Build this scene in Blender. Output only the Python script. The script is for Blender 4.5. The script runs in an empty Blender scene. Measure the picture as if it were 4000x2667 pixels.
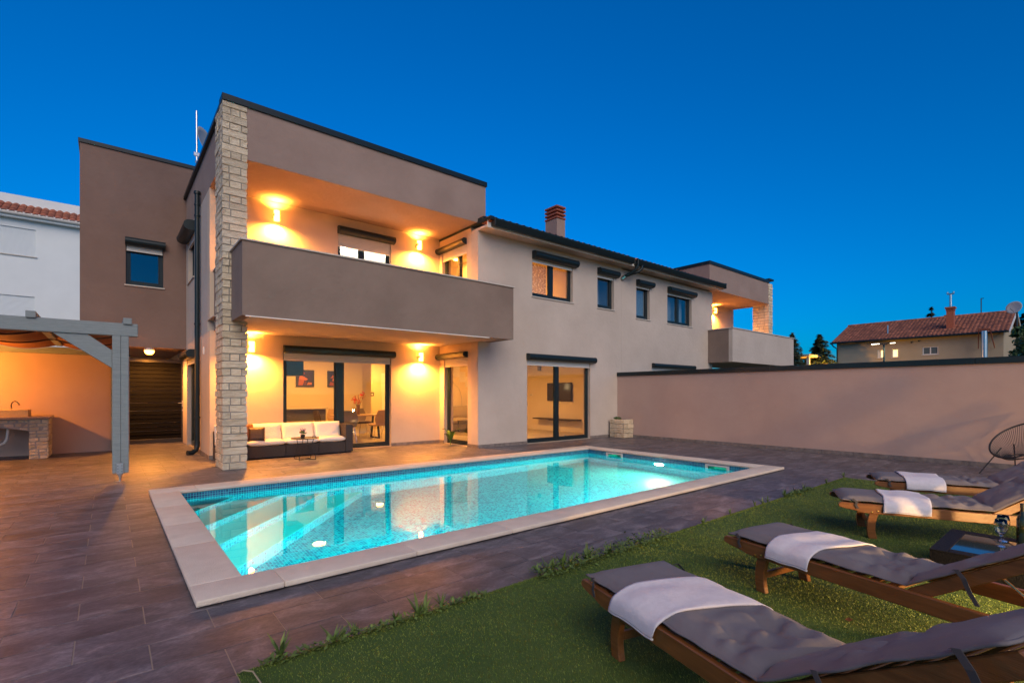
import bpy, bmesh, math, random
import numpy as np
from mathutils import Vector, Matrix, noise
R = math.radians
rnd = random.Random(7)
sc = bpy.context.scene
col = sc.collection

# ------------------------------------------------------------------ camera
cam_d = bpy.data.cameras.new('camera'); cam = bpy.data.objects.new('camera', cam_d); col.objects.link(cam)
cam.location = (0, 0, 1.4); cam.rotation_euler = (R(90), 0, R(50.458 - 90))
cam_d.sensor_width = 36; cam_d.lens = 17.22; cam_d.shift_y = 0.0508
cam_d.clip_start = 0.05; cam_d.clip_end = 3000
sc.camera = cam
# ------------------------------------------------------------------ sky, dusk
SUN_ROT = R(219.5 - 14); SUN_EL = R(5.0)
w = bpy.data.worlds.new('World'); sc.world = w; w.use_nodes = True
wn = w.node_tree; wn.nodes.clear()
wo = wn.nodes.new('ShaderNodeOutputWorld'); wb = wn.nodes.new('ShaderNodeBackground')
sky = wn.nodes.new('ShaderNodeTexSky'); sky.sky_type = 'NISHITA'; sky.sun_disc = False
sky.sun_elevation = SUN_EL; sky.sun_rotation = SUN_ROT; sky.ozone_density = 6.5; sky.air_density = 1.0; sky.dust_density = 0.15
hs = wn.nodes.new('ShaderNodeHueSaturation'); hs.inputs['Saturation'].default_value = 1.16; hs.inputs['Hue'].default_value = 0.5
wb.inputs[1].default_value = 0.15
wn.links.new(sky.outputs[0], hs.inputs['Color']); wn.links.new(hs.outputs[0], wb.inputs[0]); wn.links.new(wb.outputs[0], wo.inputs[0])
sl = bpy.data.lights.new('sun', 'SUN'); sun = bpy.data.objects.new('sun', sl); col.objects.link(sun)
sl.energy = 1.3; sl.angle = R(50); sl.color = (1.0, 0.79, 0.58)
sd = Vector((math.sin(SUN_ROT), math.cos(SUN_ROT), math.tan(R(36))))
sun.rotation_euler = sd.to_track_quat('Z', 'Y').to_euler(); sun.location = (0, -8, 12)
sc.view_settings.view_transform = 'Standard'; sc.view_settings.look = 'None'
sc.view_settings.exposure = 0.9; sc.view_settings.gamma = 1.0; sc.view_settings.use_curve_mapping = False
cy = sc.cycles
cy.use_denoising = True; cy.sample_clamp_indirect = 6.0; cy.caustics_reflective = False; cy.caustics_refractive = False
cy.max_bounces = 8; cy.diffuse_bounces = 4; cy.glossy_bounces = 3; cy.transmission_bounces = 6; cy.transparent_max_bounces = 12
cy.use_adaptive_sampling = True; cy.adaptive_threshold = 0.008

# ------------------------------------------------------------------ materials
MATS = {}
def nodes_of(name):
    m = bpy.data.materials.new(name); m.use_nodes = True
    nt = m.node_tree; return m, nt, nt.nodes['Principled BSDF'], nt.nodes['Material Output']
def nn(nt, t, **k):
    n = nt.nodes.new(t)
    for a, b in k.items():
        if hasattr(n, a): setattr(n, a, b)
        else: n.inputs[a.replace('_', ' ')].default_value = b
    return n
def lk(nt, a, b): nt.links.new(a, b)
def c4(c): return (c[0], c[1], c[2], 1.0)
def ramp(nt, fac, stops):
    r = nt.nodes.new('ShaderNodeValToRGB'); e = r.color_ramp.elements
    while len(e) < len(stops): e.new(0.5)
    for i, (p, c) in enumerate(stops): e[i].position = p; e[i].color = c4(c)
    lk(nt, fac, r.inputs[0]); return r.outputs[0]
def pm(name, colr, col2=None, scale=4.0, rough=0.6, bump=0.0, bscale=60.0, metal=0.0, stretch=(1, 1, 1), coords='world', spec=0.5, detail=5.0, var=0.0, bump2=0.0, b2scale=8.0):
    """principled material: two-tone noise, fine relief"""
    if name in MATS: return MATS[name]
    m, nt, b, o = nodes_of(name); MATS[name] = m
    b.inputs['Roughness'].default_value = rough; b.inputs['Metallic'].default_value = metal
    b.inputs['Specular IOR Level'].default_value = spec; b.inputs['Base Color'].default_value = c4(colr)
    if coords == 'world': src = nn(nt, 'ShaderNodeNewGeometry').outputs['Position']
    else: src = nn(nt, 'ShaderNodeTexCoord').outputs['Object']
    mp = nn(nt, 'ShaderNodeMapping'); mp.inputs['Scale'].default_value = stretch; lk(nt, src, mp.inputs['Vector']); v = mp.outputs[0]
    cout = None
    if col2 is not None:
        n = nn(nt, 'ShaderNodeTexNoise'); n.inputs['Scale'].default_value = scale; n.inputs['Detail'].default_value = detail; n.inputs['Roughness'].default_value = 0.6
        lk(nt, v, n.inputs['Vector']); cout = ramp(nt, n.outputs[0], [(0.3, colr), (0.7, col2)])
    if var > 0:
        oi = nn(nt, 'ShaderNodeObjectInfo'); gi = nn(nt, 'ShaderNodeNewGeometry')
        ad = nn(nt, 'ShaderNodeMath', operation='ADD'); lk(nt, oi.outputs['Random'], ad.inputs[0]); lk(nt, gi.outputs['Random Per Island'], ad.inputs[1])
        fr = nn(nt, 'ShaderNodeMath', operation='FRACT'); lk(nt, ad.outputs[0], fr.inputs[0])
        mr = nn(nt, 'ShaderNodeMapRange'); mr.inputs['To Min'].default_value = 1 - var; mr.inputs['To Max'].default_value = 1 + var; lk(nt, fr.outputs[0], mr.inputs[0])
        hv = nn(nt, 'ShaderNodeHueSaturation'); lk(nt, mr.outputs[0], hv.inputs['Value'])
        if cout is None: hv.inputs['Color'].default_value = c4(colr)
        else: lk(nt, cout, hv.inputs['Color'])
        cout = hv.outputs[0]
    if cout is not None: lk(nt, cout, b.inputs['Base Color'])
    prev = None
    for amt, s in ((bump, bscale), (bump2, b2scale)):
        if amt > 0:
            n2 = nn(nt, 'ShaderNodeTexNoise'); n2.inputs['Scale'].default_value = s; n2.inputs['Detail'].default_value = 4
            lk(nt, v, n2.inputs['Vector'])
            bp = nn(nt, 'ShaderNodeBump'); bp.inputs['Strength'].default_value = amt; bp.inputs['Distance'].default_value = 1.2 / s
            lk(nt, n2.outputs[0], bp.inputs['Height'])
            if prev: lk(nt, prev, bp.inputs['Normal'])
            prev = bp.outputs[0]
    if prev: lk(nt, prev, b.inputs['Normal'])
    return m
def em(name, colr, strength):
    if name in MATS: return MATS[name]
    m, nt, b, o = nodes_of(name); MATS[name] = m
    b.inputs['Base Color'].default_value = (0.8, 0.8, 0.8, 1); b.inputs['Emission Color'].default_value = c4(colr); b.inputs['Emission Strength'].default_value = strength
    m.cycles.emission_sampling = 'NONE'      # the lamp objects below carry the light; the glass only glows
    return m
def glass_mat(name, tint=(1, 1, 1), refl=1.0, rough=0.0):
    """thin window pane: reflects by angle, lets the rest through"""
    if name in MATS: return MATS[name]
    m, nt, b, o = nodes_of(name); MATS[name] = m
    nt.nodes.remove(b)
    g = nn(nt, 'ShaderNodeBsdfGlossy'); g.inputs['Roughness'].default_value = rough
    t = nn(nt, 'ShaderNodeBsdfTransparent'); t.inputs[0].default_value = c4(tint)
    f = nn(nt, 'ShaderNodeFresnel'); f.inputs[0].default_value = 1.5
    mu = nn(nt, 'ShaderNodeMath', operation='MULTIPLY_ADD'); mu.inputs[1].default_value = 0.9 * refl; mu.inputs[2].default_value = 0.02; mu.use_clamp = True
    lk(nt, f.outputs[0], mu.inputs[0])
    bf = nn(nt, 'ShaderNodeNewGeometry'); io = nn(nt, 'ShaderNodeMapRange'); io.inputs['To Min'].default_value = 1.5; io.inputs['To Max'].default_value = 1 / 1.5
    lk(nt, bf.outputs['Backfacing'], io.inputs[0]); lk(nt, io.outputs[0], f.inputs[0])
    x = nn(nt, 'ShaderNodeMixShader'); lk(nt, mu.outputs[0], x.inputs[0]); lk(nt, t.outputs[0], x.inputs[1]); lk(nt, g.outputs[0], x.inputs[2]); lk(nt, x.outputs[0], o.inputs[0])
    return m

STUCCO_LIGHT = pm('render_light', (0.47, 0.405, 0.35), (0.55, 0.48, 0.42), 0.9, 0.9, 0.35, 130, bump2=0.10, b2scale=9)
STUCCO_LAMPLIT = pm('render_lamplit', (0.55, 0.45, 0.345), (0.62, 0.515, 0.405), 1.0, 0.9, 0.3, 130, bump2=0.03, b2scale=8)  # wing render again, with the terrace lamps' warm wash painted into its colour
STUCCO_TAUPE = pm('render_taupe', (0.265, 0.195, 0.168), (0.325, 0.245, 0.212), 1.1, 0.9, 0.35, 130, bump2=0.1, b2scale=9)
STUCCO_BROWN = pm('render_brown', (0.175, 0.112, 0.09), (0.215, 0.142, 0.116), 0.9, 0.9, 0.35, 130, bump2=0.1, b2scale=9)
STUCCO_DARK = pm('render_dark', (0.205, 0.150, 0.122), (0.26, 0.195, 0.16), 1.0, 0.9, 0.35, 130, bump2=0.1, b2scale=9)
STUCCO_WALL = pm('render_garden_wall', (0.47, 0.325, 0.27), (0.53, 0.375, 0.315), 0.8, 0.9, 0.35, 130, bump2=0.04, b2scale=7)
STUCCO_WHITE = pm('render_white', (0.70, 0.76, 0.77), (0.76, 0.82, 0.83), 0.8, 0.9, 0.3, 90)
STUCCO_SAND = pm('render_sand', (0.34, 0.29, 0.20), (0.40, 0.34, 0.24), 0.6, 0.9, 0.3, 60)
PLASTER = pm('inside_plaster', (0.74, 0.64, 0.46), None, rough=0.85, bump=0.1, bscale=200)
PLASTER_W = pm('inside_white', (0.78, 0.77, 0.74), None, rough=0.85)
METAL = pm('anthracite_metal', (0.010, 0.020, 0.025), None, rough=0.36, spec=0.35)
BLACK = pm('black_metal', (0.018, 0.018, 0.018), None, rough=0.4)
PVC = pm('white_plastic', (0.68, 0.67, 0.63), None, rough=0.45)
SHUT = pm('shutter_slats', (0.60, 0.60, 0.57), None, rough=0.5)
STEEL = pm('zinc_steel', (0.55, 0.56, 0.57), None, rough=0.3, metal=1.0)
CHROME = pm('chrome', (0.75, 0.75, 0.75), None, rough=0.12, metal=1.0)
BRASS = pm('brass', (0.75, 0.5, 0.18), None, rough=0.25, metal=1.0)
STONE = pm('split_sandstone', (0.70, 0.58, 0.40), (0.90, 0.83, 0.67), 9, 0.85, 0.9, 45, stretch=(0.6, 0.6, 5.5), var=0.16, bump2=0.35, b2scale=14)
STONE2 = pm('rubble_sandstone', (0.50, 0.38, 0.24), (0.66, 0.56, 0.42), 7, 0.85, 0.5, 40, stretch=(1, 1, 2.2), var=0.2, bump2=0.35, b2scale=12)
MORTAR = pm('grey_mortar', (0.30, 0.285, 0.26), (0.38, 0.36, 0.33), 12, 0.95, 0.5, 90)
COPING = pm('coping_limestone', (0.66, 0.56, 0.46), (0.76, 0.66, 0.55), 5, 0.75, 0.75, 110, bump2=0.25, b2scale=300)
CAPSTONE = pm('pale_cap_stone', (0.50, 0.46, 0.40), (0.60, 0.56, 0.50), 60, 0.6, 0.1, 100)
SKIRT = pm('stone_skirting', (0.13, 0.11, 0.10), (0.26, 0.22, 0.20), 9, 0.55, 0.3, 60)
TERRA = pm('terracotta_tile', (0.33, 0.09, 0.04), (0.42, 0.15, 0.075), 3, 0.75, 0.3, 50, var=0.22)
TERRA_OLD = pm('weathered_roof_tile', (0.14, 0.055, 0.034), (0.46, 0.165, 0.09), 2.6, 0.85, 0.3, 30, var=0.3)
BRICK = pm('red_brick', (0.30, 0.09, 0.05), (0.22, 0.07, 0.04), 14, 0.8, 0.3, 40, var=0.2)
PERGOLA = pm('weathered_grey_timber', (0.185, 0.225, 0.235), (0.25, 0.295, 0.305), 7, 0.7, 0.25, 30, stretch=(1, 6, 8))
TEAK = pm('oiled_teak', (0.14, 0.050, 0.013), (0.24, 0.095, 0.027), 5, 0.33, 0.12, 40, stretch=(9, 0.7, 9), coords='object', spec=0.5)
FABRIC = pm('grey_cushion_cloth', (0.155, 0.138, 0.145), (0.19, 0.172, 0.18), 5, 0.92, 0.35, 900, coords='object', bump2=0.05, b2scale=22)
FABRIC_D = pm('dark_strap_cloth', (0.06, 0.055, 0.055), None, rough=0.9, coords='object')
TOWEL = pm('terry_towel', (0.68, 0.64, 0.66), (0.75, 0.71, 0.73), 30, 0.98, 0.8, 230, coords='object', bump2=0.08, b2scale=30)
CREAM = pm('cream_cushion_cloth', (0.82, 0.78, 0.70), None, rough=0.9, bump=0.25, bscale=25)
RATTAN = pm('dark_rattan', (0.028, 0.022, 0.022), (0.06, 0.05, 0.048), 60, 0.5, 0.9, 80, stretch=(1, 1, 2))
RATTAN_B = pm('black_rattan', (0.005, 0.005, 0.006), (0.012, 0.012, 0.014), 70, 0.6, 0.35, 90, coords='object', spec=0.12)
FLOOR_IN = pm('inside_floor_tile', (0.42, 0.36, 0.28), (0.50, 0.44, 0.35), 3, 0.3, 0)
OAK = pm('oak_board', (0.40, 0.24, 0.11), (0.50, 0.32, 0.16), 6, 0.4, stretch=(1, 8, 8))
DARKWOOD = pm('dark_board', (0.05, 0.035, 0.025), None, rough=0.5)
CHAIR_CLOTH = pm('tan_chair_cloth', (0.46, 0.30, 0.17), None, rough=0.8)
CHAIR_GREY = pm('grey_chair_cloth', (0.22, 0.17, 0.12), None, rough=0.8)
LEATHER = pm('brown_leather', (0.09, 0.03, 0.015), (0.16, 0.06, 0.03), 6, 0.45, 0.4, 40)
LEATHER2 = pm('dark_brown_leather', (0.04, 0.022, 0.016), None, rough=0.45, bump=0.3, bscale=30)
CORD = pm('black_cord', (0.012, 0.012, 0.014), None, rough=0.5)
SHADE_CLOTH = pm('rust_shade_cloth', (0.20, 0.075, 0.035), (0.25, 0.10, 0.05), 3, 0.9, 0.2, 60)
SHADE_HEM = pm('shade_cloth_hem', (0.10, 0.06, 0.06), None, rough=0.9)
SOIL = pm('dark_soil', (0.03, 0.022, 0.015), None, rough=1.0)
BARK = pm('bark', (0.07, 0.05, 0.035), (0.12, 0.09, 0.065), 6, 0.9, 0.6, 20)
CEDAR = pm('cedar_needles', (0.035, 0.06, 0.03), (0.06, 0.09, 0.04), 0.8, 0.8, var=0.3)
LEAF = pm('broad_leaf', (0.03, 0.075, 0.018), (0.07, 0.13, 0.03), 1.2, 0.6, var=0.35)
WEED = pm('weed_leaf', (0.08, 0.14, 0.028), (0.13, 0.19, 0.04), 20, 0.6, var=0.35, coords='world')
HOUSEPLANT = pm('glossy_leaf', (0.06, 0.14, 0.02), None, rough=0.35)
TURF = pm('turf_backing', (0.04, 0.085, 0.010), (0.065, 0.11, 0.016), 3, 0.95, 0.5, 200)
BLADE = pm('turf_blade', (0.09, 0.155, 0.014), (0.19, 0.235, 0.03), 0.9, 0.55, var=0.5)
EARTH = pm('far_ground', (0.07, 0.06, 0.045), (0.05, 0.06, 0.03), 0.05, 0.95)
GROUT = pm('grout', (0.32, 0.27, 0.22), None, rough=0.95)
GLASS = glass_mat('window_glass')
GLASS_SKY = glass_mat('tinted_window_glass', (0.75, 0.8, 0.82), 2.2)
FROST = pm('frosted_pane', (0.50, 0.58, 0.60), None, rough=0.25)
SCREEN = pm('tv_screen', (0.008, 0.008, 0.009), None, rough=0.1)
CLEAR = None

def deck_mat():
    m, nt, b, o = nodes_of('slate_look_porcelain')
    P = nn(nt, 'ShaderNodeNewGeometry').outputs['Position']
    oi = nn(nt, 'ShaderNodeObjectInfo'); gi = nn(nt, 'ShaderNodeNewGeometry')
    ad = nn(nt, 'ShaderNodeMath', operation='ADD'); lk(nt, oi.outputs['Random'], ad.inputs[0]); lk(nt, gi.outputs['Random Per Island'], ad.inputs[1])
    fr = nn(nt, 'ShaderNodeMath', operation='FRACT'); lk(nt, ad.outputs[0], fr.inputs[0])
    off = nn(nt, 'ShaderNodeVectorMath', operation='MULTIPLY_ADD'); off.inputs[1].default_value = (0, 0, 0)
    cmb = nn(nt, 'ShaderNodeCombineXYZ'); ml = nn(nt, 'ShaderNodeMath', operation='MULTIPLY'); ml.inputs[1].default_value = 37.0; lk(nt, fr.outputs[0], ml.inputs[0]); lk(nt, ml.outputs[0], cmb.inputs[2])
    vd = nn(nt, 'ShaderNodeVectorMath', operation='ADD'); lk(nt, P, vd.inputs[0]); lk(nt, cmb.outputs[0], vd.inputs[1])
    mp = nn(nt, 'ShaderNodeMapping'); mp.inputs['Scale'].default_value = (1.0, 1.9, 1.0); mp.inputs['Rotation'].default_value = (0, 0, R(9)); lk(nt, vd.outputs[0], mp.inputs[0])
    n1 = nn(nt, 'ShaderNodeTexNoise'); n1.inputs['Scale'].default_value = 3.2; n1.inputs['Detail'].default_value = 9; n1.inputs['Roughness'].default_value = 0.68; n1.inputs['Distortion'].default_value = 0.7; lk(nt, mp.outputs[0], n1.inputs['Vector'])
    n2 = nn(nt, 'ShaderNodeTexNoise'); n2.inputs['Scale'].default_value = 34; n2.inputs['Detail'].default_value = 5; n2.inputs['Roughness'].default_value = 0.7; lk(nt, mp.outputs[0], n2.inputs['Vector'])
    n3 = nn(nt, 'ShaderNodeTexNoise'); n3.inputs['Scale'].default_value = 0.5; n3.inputs['Detail'].default_value = 3; lk(nt, P, n3.inputs['Vector'])
    c1 = ramp(nt, n1.outputs[0], [(0.28, (0.040, 0.037, 0.045)), (0.5, (0.098, 0.090, 0.104)), (0.74, (0.24, 0.215, 0.23))])
    mx = nn(nt, 'ShaderNodeMix', data_type='RGBA', blend_type='OVERLAY'); mx.inputs['Factor'].default_value = 0.85; lk(nt, c1, mx.inputs['A']); lk(nt, n2.outputs[0], mx.inputs['B'])
    hv = nn(nt, 'ShaderNodeHueSaturation'); mr = nn(nt, 'ShaderNodeMapRange'); mr.inputs['To Min'].default_value = 0.82; mr.inputs['To Max'].default_value = 1.2; lk(nt, fr.outputs[0], mr.inputs[0]); lk(nt, mr.outputs[0], hv.inputs['Value']); lk(nt, mx.outputs['Result'], hv.inputs['Color'])
    lk(nt, hv.outputs[0], b.inputs['Base Color'])
    rr = nn(nt, 'ShaderNodeMapRange'); rr.inputs['To Min'].default_value = 0.30; rr.inputs['To Max'].default_value = 0.62; lk(nt, n3.outputs[0], rr.inputs[0]); lk(nt, rr.outputs[0], b.inputs['Roughness'])
    bp = nn(nt, 'ShaderNodeBump'); bp.inputs['Strength'].default_value = 0.35; bp.inputs['Distance'].default_value = 0.006
    sm = nn(nt, 'ShaderNodeMath', operation='MULTIPLY_ADD'); sm.inputs[1].default_value = 0.5; lk(nt, n2.outputs[0], sm.inputs[0]); lk(nt, n1.outputs[0], sm.inputs[2]); lk(nt, sm.outputs[0], bp.inputs['Height']); lk(nt, bp.outputs[0], b.inputs['Normal'])
    return m
DECK = deck_mat()
def mosaic(name, a, bq, band=False, white=0.0):
    """glass mosaic, 33 mm pieces; a, bq: the two axes of the surface"""
    m, nt, b, o = nodes_of(name)
    P = nn(nt, 'ShaderNodeNewGeometry').outputs['Position']
    s = nn(nt, 'ShaderNodeSeparateXYZ'); lk(nt, P, s.inputs[0]); ax = {'x': 0, 'y': 1, 'z': 2}
    cells = []; grs = []
    for k in (a, bq):
        d = nn(nt, 'ShaderNodeMath', operation='MULTIPLY'); d.inputs[1].default_value = 1 / 0.0333; lk(nt, s.outputs[ax[k]], d.inputs[0])
        f = nn(nt, 'ShaderNodeMath', operation='FLOOR'); lk(nt, d.outputs[0], f.inputs[0]); cells.append(f.outputs[0])
        fr = nn(nt, 'ShaderNodeMath', operation='FRACT'); lk(nt, d.outputs[0], fr.inputs[0])
        ab = nn(nt, 'ShaderNodeMath', operation='SUBTRACT'); ab.inputs[1].default_value = 0.5; lk(nt, fr.outputs[0], ab.inputs[0])
        a2 = nn(nt, 'ShaderNodeMath', operation='ABSOLUTE'); lk(nt, ab.outputs[0], a2.inputs[0]); grs.append(a2.outputs[0])
    mxm = nn(nt, 'ShaderNodeMath', operation='MAXIMUM'); lk(nt, grs[0], mxm.inputs[0]); lk(nt, grs[1], mxm.inputs[1])
    gt = nn(nt, 'ShaderNodeMath', operation='GREATER_THAN'); gt.inputs[1].default_value = 0.435; lk(nt, mxm.outputs[0], gt.inputs[0])
    cb = nn(nt, 'ShaderNodeCombineXYZ'); lk(nt, cells[0], cb.inputs[0]); lk(nt, cells[1], cb.inputs[1])
    wnz = nn(nt, 'ShaderNodeTexWhiteNoise', noise_dimensions='3D'); lk(nt, cb.outputs[0], wnz.inputs['Vector'])
    light = ramp(nt, wnz.outputs[0], [(0.0, (0.002, 0.04, 0.15)), (0.2, (0.004, 0.13, 0.26)), (0.5, (0.008, 0.32, 0.42)), (1.0, (0.02, 0.48, 0.54))])
    colr = light
    if band:
        dark = ramp(nt, wnz.outputs[0], [(0.0, (0.010, 0.035, 0.14)), (0.5, (0.02, 0.075, 0.24)), (1.0, (0.05, 0.16, 0.36))])
        zg = nn(nt, 'ShaderNodeMath', operation='GREATER_THAN'); zg.inputs[1].default_value = -0.1; lk(nt, s.outputs[2], zg.inputs[0])
        mm = nn(nt, 'ShaderNodeMix', data_type='RGBA'); lk(nt, zg.outputs[0], mm.inputs['Factor']); lk(nt, light, mm.inputs['A']); lk(nt, dark, mm.inputs['B']); colr = mm.outputs['Result']
    g = nn(nt, 'ShaderNodeMix', data_type='RGBA'); lk(nt, gt.outputs[0], g.inputs['Factor']); lk(nt, colr, g.inputs['A']); g.inputs['B'].default_value = (0.10, 0.68, 0.72, 1)
    lk(nt, g.outputs['Result'], b.inputs['Base Color']); b.inputs['Roughness'].default_value = 0.3
    bp = nn(nt, 'ShaderNodeBump'); bp.invert = True; bp.inputs['Strength'].default_value = 0.4; bp.inputs['Distance'].default_value = 0.002; lk(nt, gt.outputs[0], bp.inputs['Height']); lk(nt, bp.outputs[0], b.inputs['Normal'])
    return m
MOS_F = mosaic('pool_mosaic_floor', 'x', 'y'); MOS_L = mosaic('pool_mosaic_long', 'x', 'z', True); MOS_E = mosaic('pool_mosaic_end', 'y', 'z', True)
TREAD = pm('pool_step_tread', (0.16, 0.85, 0.80), None, rough=0.5)
def water_mat():
    m, nt, b, o = nodes_of('pool_water'); nt.nodes.remove(b)
    P = nn(nt, 'ShaderNodeNewGeometry').outputs['Position']
    n = nn(nt, 'ShaderNodeTexNoise'); n.inputs['Scale'].default_value = 1.6; n.inputs['Detail'].default_value = 1; lk(nt, P, n.inputs['Vector'])
    bp = nn(nt, 'ShaderNodeBump'); bp.inputs['Strength'].default_value = 0.02; bp.inputs['Distance'].default_value = 0.06; lk(nt, n.outputs[0], bp.inputs['Height'])
    g = nn(nt, 'ShaderNodeBsdfGlass'); g.inputs['IOR'].default_value = 1.333; g.inputs['Roughness'].default_value = 0.0; g.inputs[0].default_value = (0.93, 1, 1, 1)
    lk(nt, bp.outputs[0], g.inputs['Normal']); lk(nt, g.outputs[0], o.inputs[0]); return m
WATER = water_mat()
def clear_mat():
    m, nt, b, o = nodes_of('clear_glass'); nt.nodes.remove(b)
    g = nn(nt, 'ShaderNodeBsdfGlass'); g.inputs['IOR'].default_value = 1.45; lk(nt, g.outputs[0], o.inputs[0]); return m
CLEAR = clear_mat()
def sheer_mat():
    m, nt, b, o = nodes_of('sheer_curtain')
    P = nn(nt, 'ShaderNodeNewGeometry').outputs['Position']
    wv = nn(nt, 'ShaderNodeTexWave', wave_type='BANDS', bands_direction='X'); wv.inputs['Scale'].default_value = 2.6; wv.inputs['Distortion'].default_value = 0; 
    s = nn(nt, 'ShaderNodeSeparateXYZ'); lk(nt, P, s.inputs[0])
    si = nn(nt, 'ShaderNodeMath', operation='MULTIPLY'); si.inputs[1].default_value = 22.0; lk(nt, s.outputs[2], si.inputs[0])
    sn = nn(nt, 'ShaderNodeMath', operation='SINE'); lk(nt, si.outputs[0], sn.inputs[0])
    ml = nn(nt, 'ShaderNodeMath', operation='MULTIPLY_ADD'); ml.inputs[1].default_value = 0.045; lk(nt, sn.outputs[0], ml.inputs[0]); lk(nt, s.outputs[0], ml.inputs[2])
    cb = nn(nt, 'ShaderNodeCombineXYZ'); lk(nt, ml.outputs[0], cb.inputs[0]); lk(nt, cb.outputs[0], wv.inputs[0])
    cr = ramp(nt, wv.outputs[0], [(0.90, (0.55, 0.47, 0.38)), (0.97, (0.9, 0.85, 0.75))])
    lk(nt, cr, b.inputs['Base Color']); b.inputs['Roughness'].default_value = 0.9
    tr = nn(nt, 'ShaderNodeBsdfTranslucent'); lk(nt, cr, tr.inputs[0])
    mx = nn(nt, 'ShaderNodeMixShader'); mx.inputs[0].default_value = 0.6; lk(nt, b.outputs[0], mx.inputs[1]); lk(nt, tr.outputs[0], mx.inputs[2]); lk(nt, mx.outputs[0], o.inputs[0])
    return m
SHEER = sheer_mat()
WARM = (1.0, 0.31, 0.035)
LAMP = em('lamp_glass_warm', WARM, 14.0)
LAMP_GATE = em('gate_lamp_glass', WARM, 14.0)
LAMP_PERG = em('pergola_lamp_glass', WARM, 14.0)
LAMP_GARDEN2 = em('deck_lantern_glass', (1.0, 0.58, 0.20), 14.0)
LAMP_IN = em('ceiling_lamp_inside', (1.0, 0.43, 0.075), 9.0)
LAMP_UP = em('bright_room_lamp', (1.0, 0.86, 0.66), 14.0)
LAMP_STREET = em('street_lamp_head', (1.0, 0.85, 0.6), 6.0)
LAMP_SODIUM = em('sodium_lamp', (1.0, 0.45, 0.06), 12.0)
LAMP_GARDEN = em('garden_lamp_glass', (1.0, 0.58, 0.20), 14.0)
POOL_L = em('pool_light_cool', (0.02, 1.0, 0.97), 14.0)
POOL_W = em('pool_light_warm', (1.0, 0.86, 0.55), 14.0)
LIT = em('lit_window', (1.0, 0.62, 0.16), 1.6)

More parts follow.
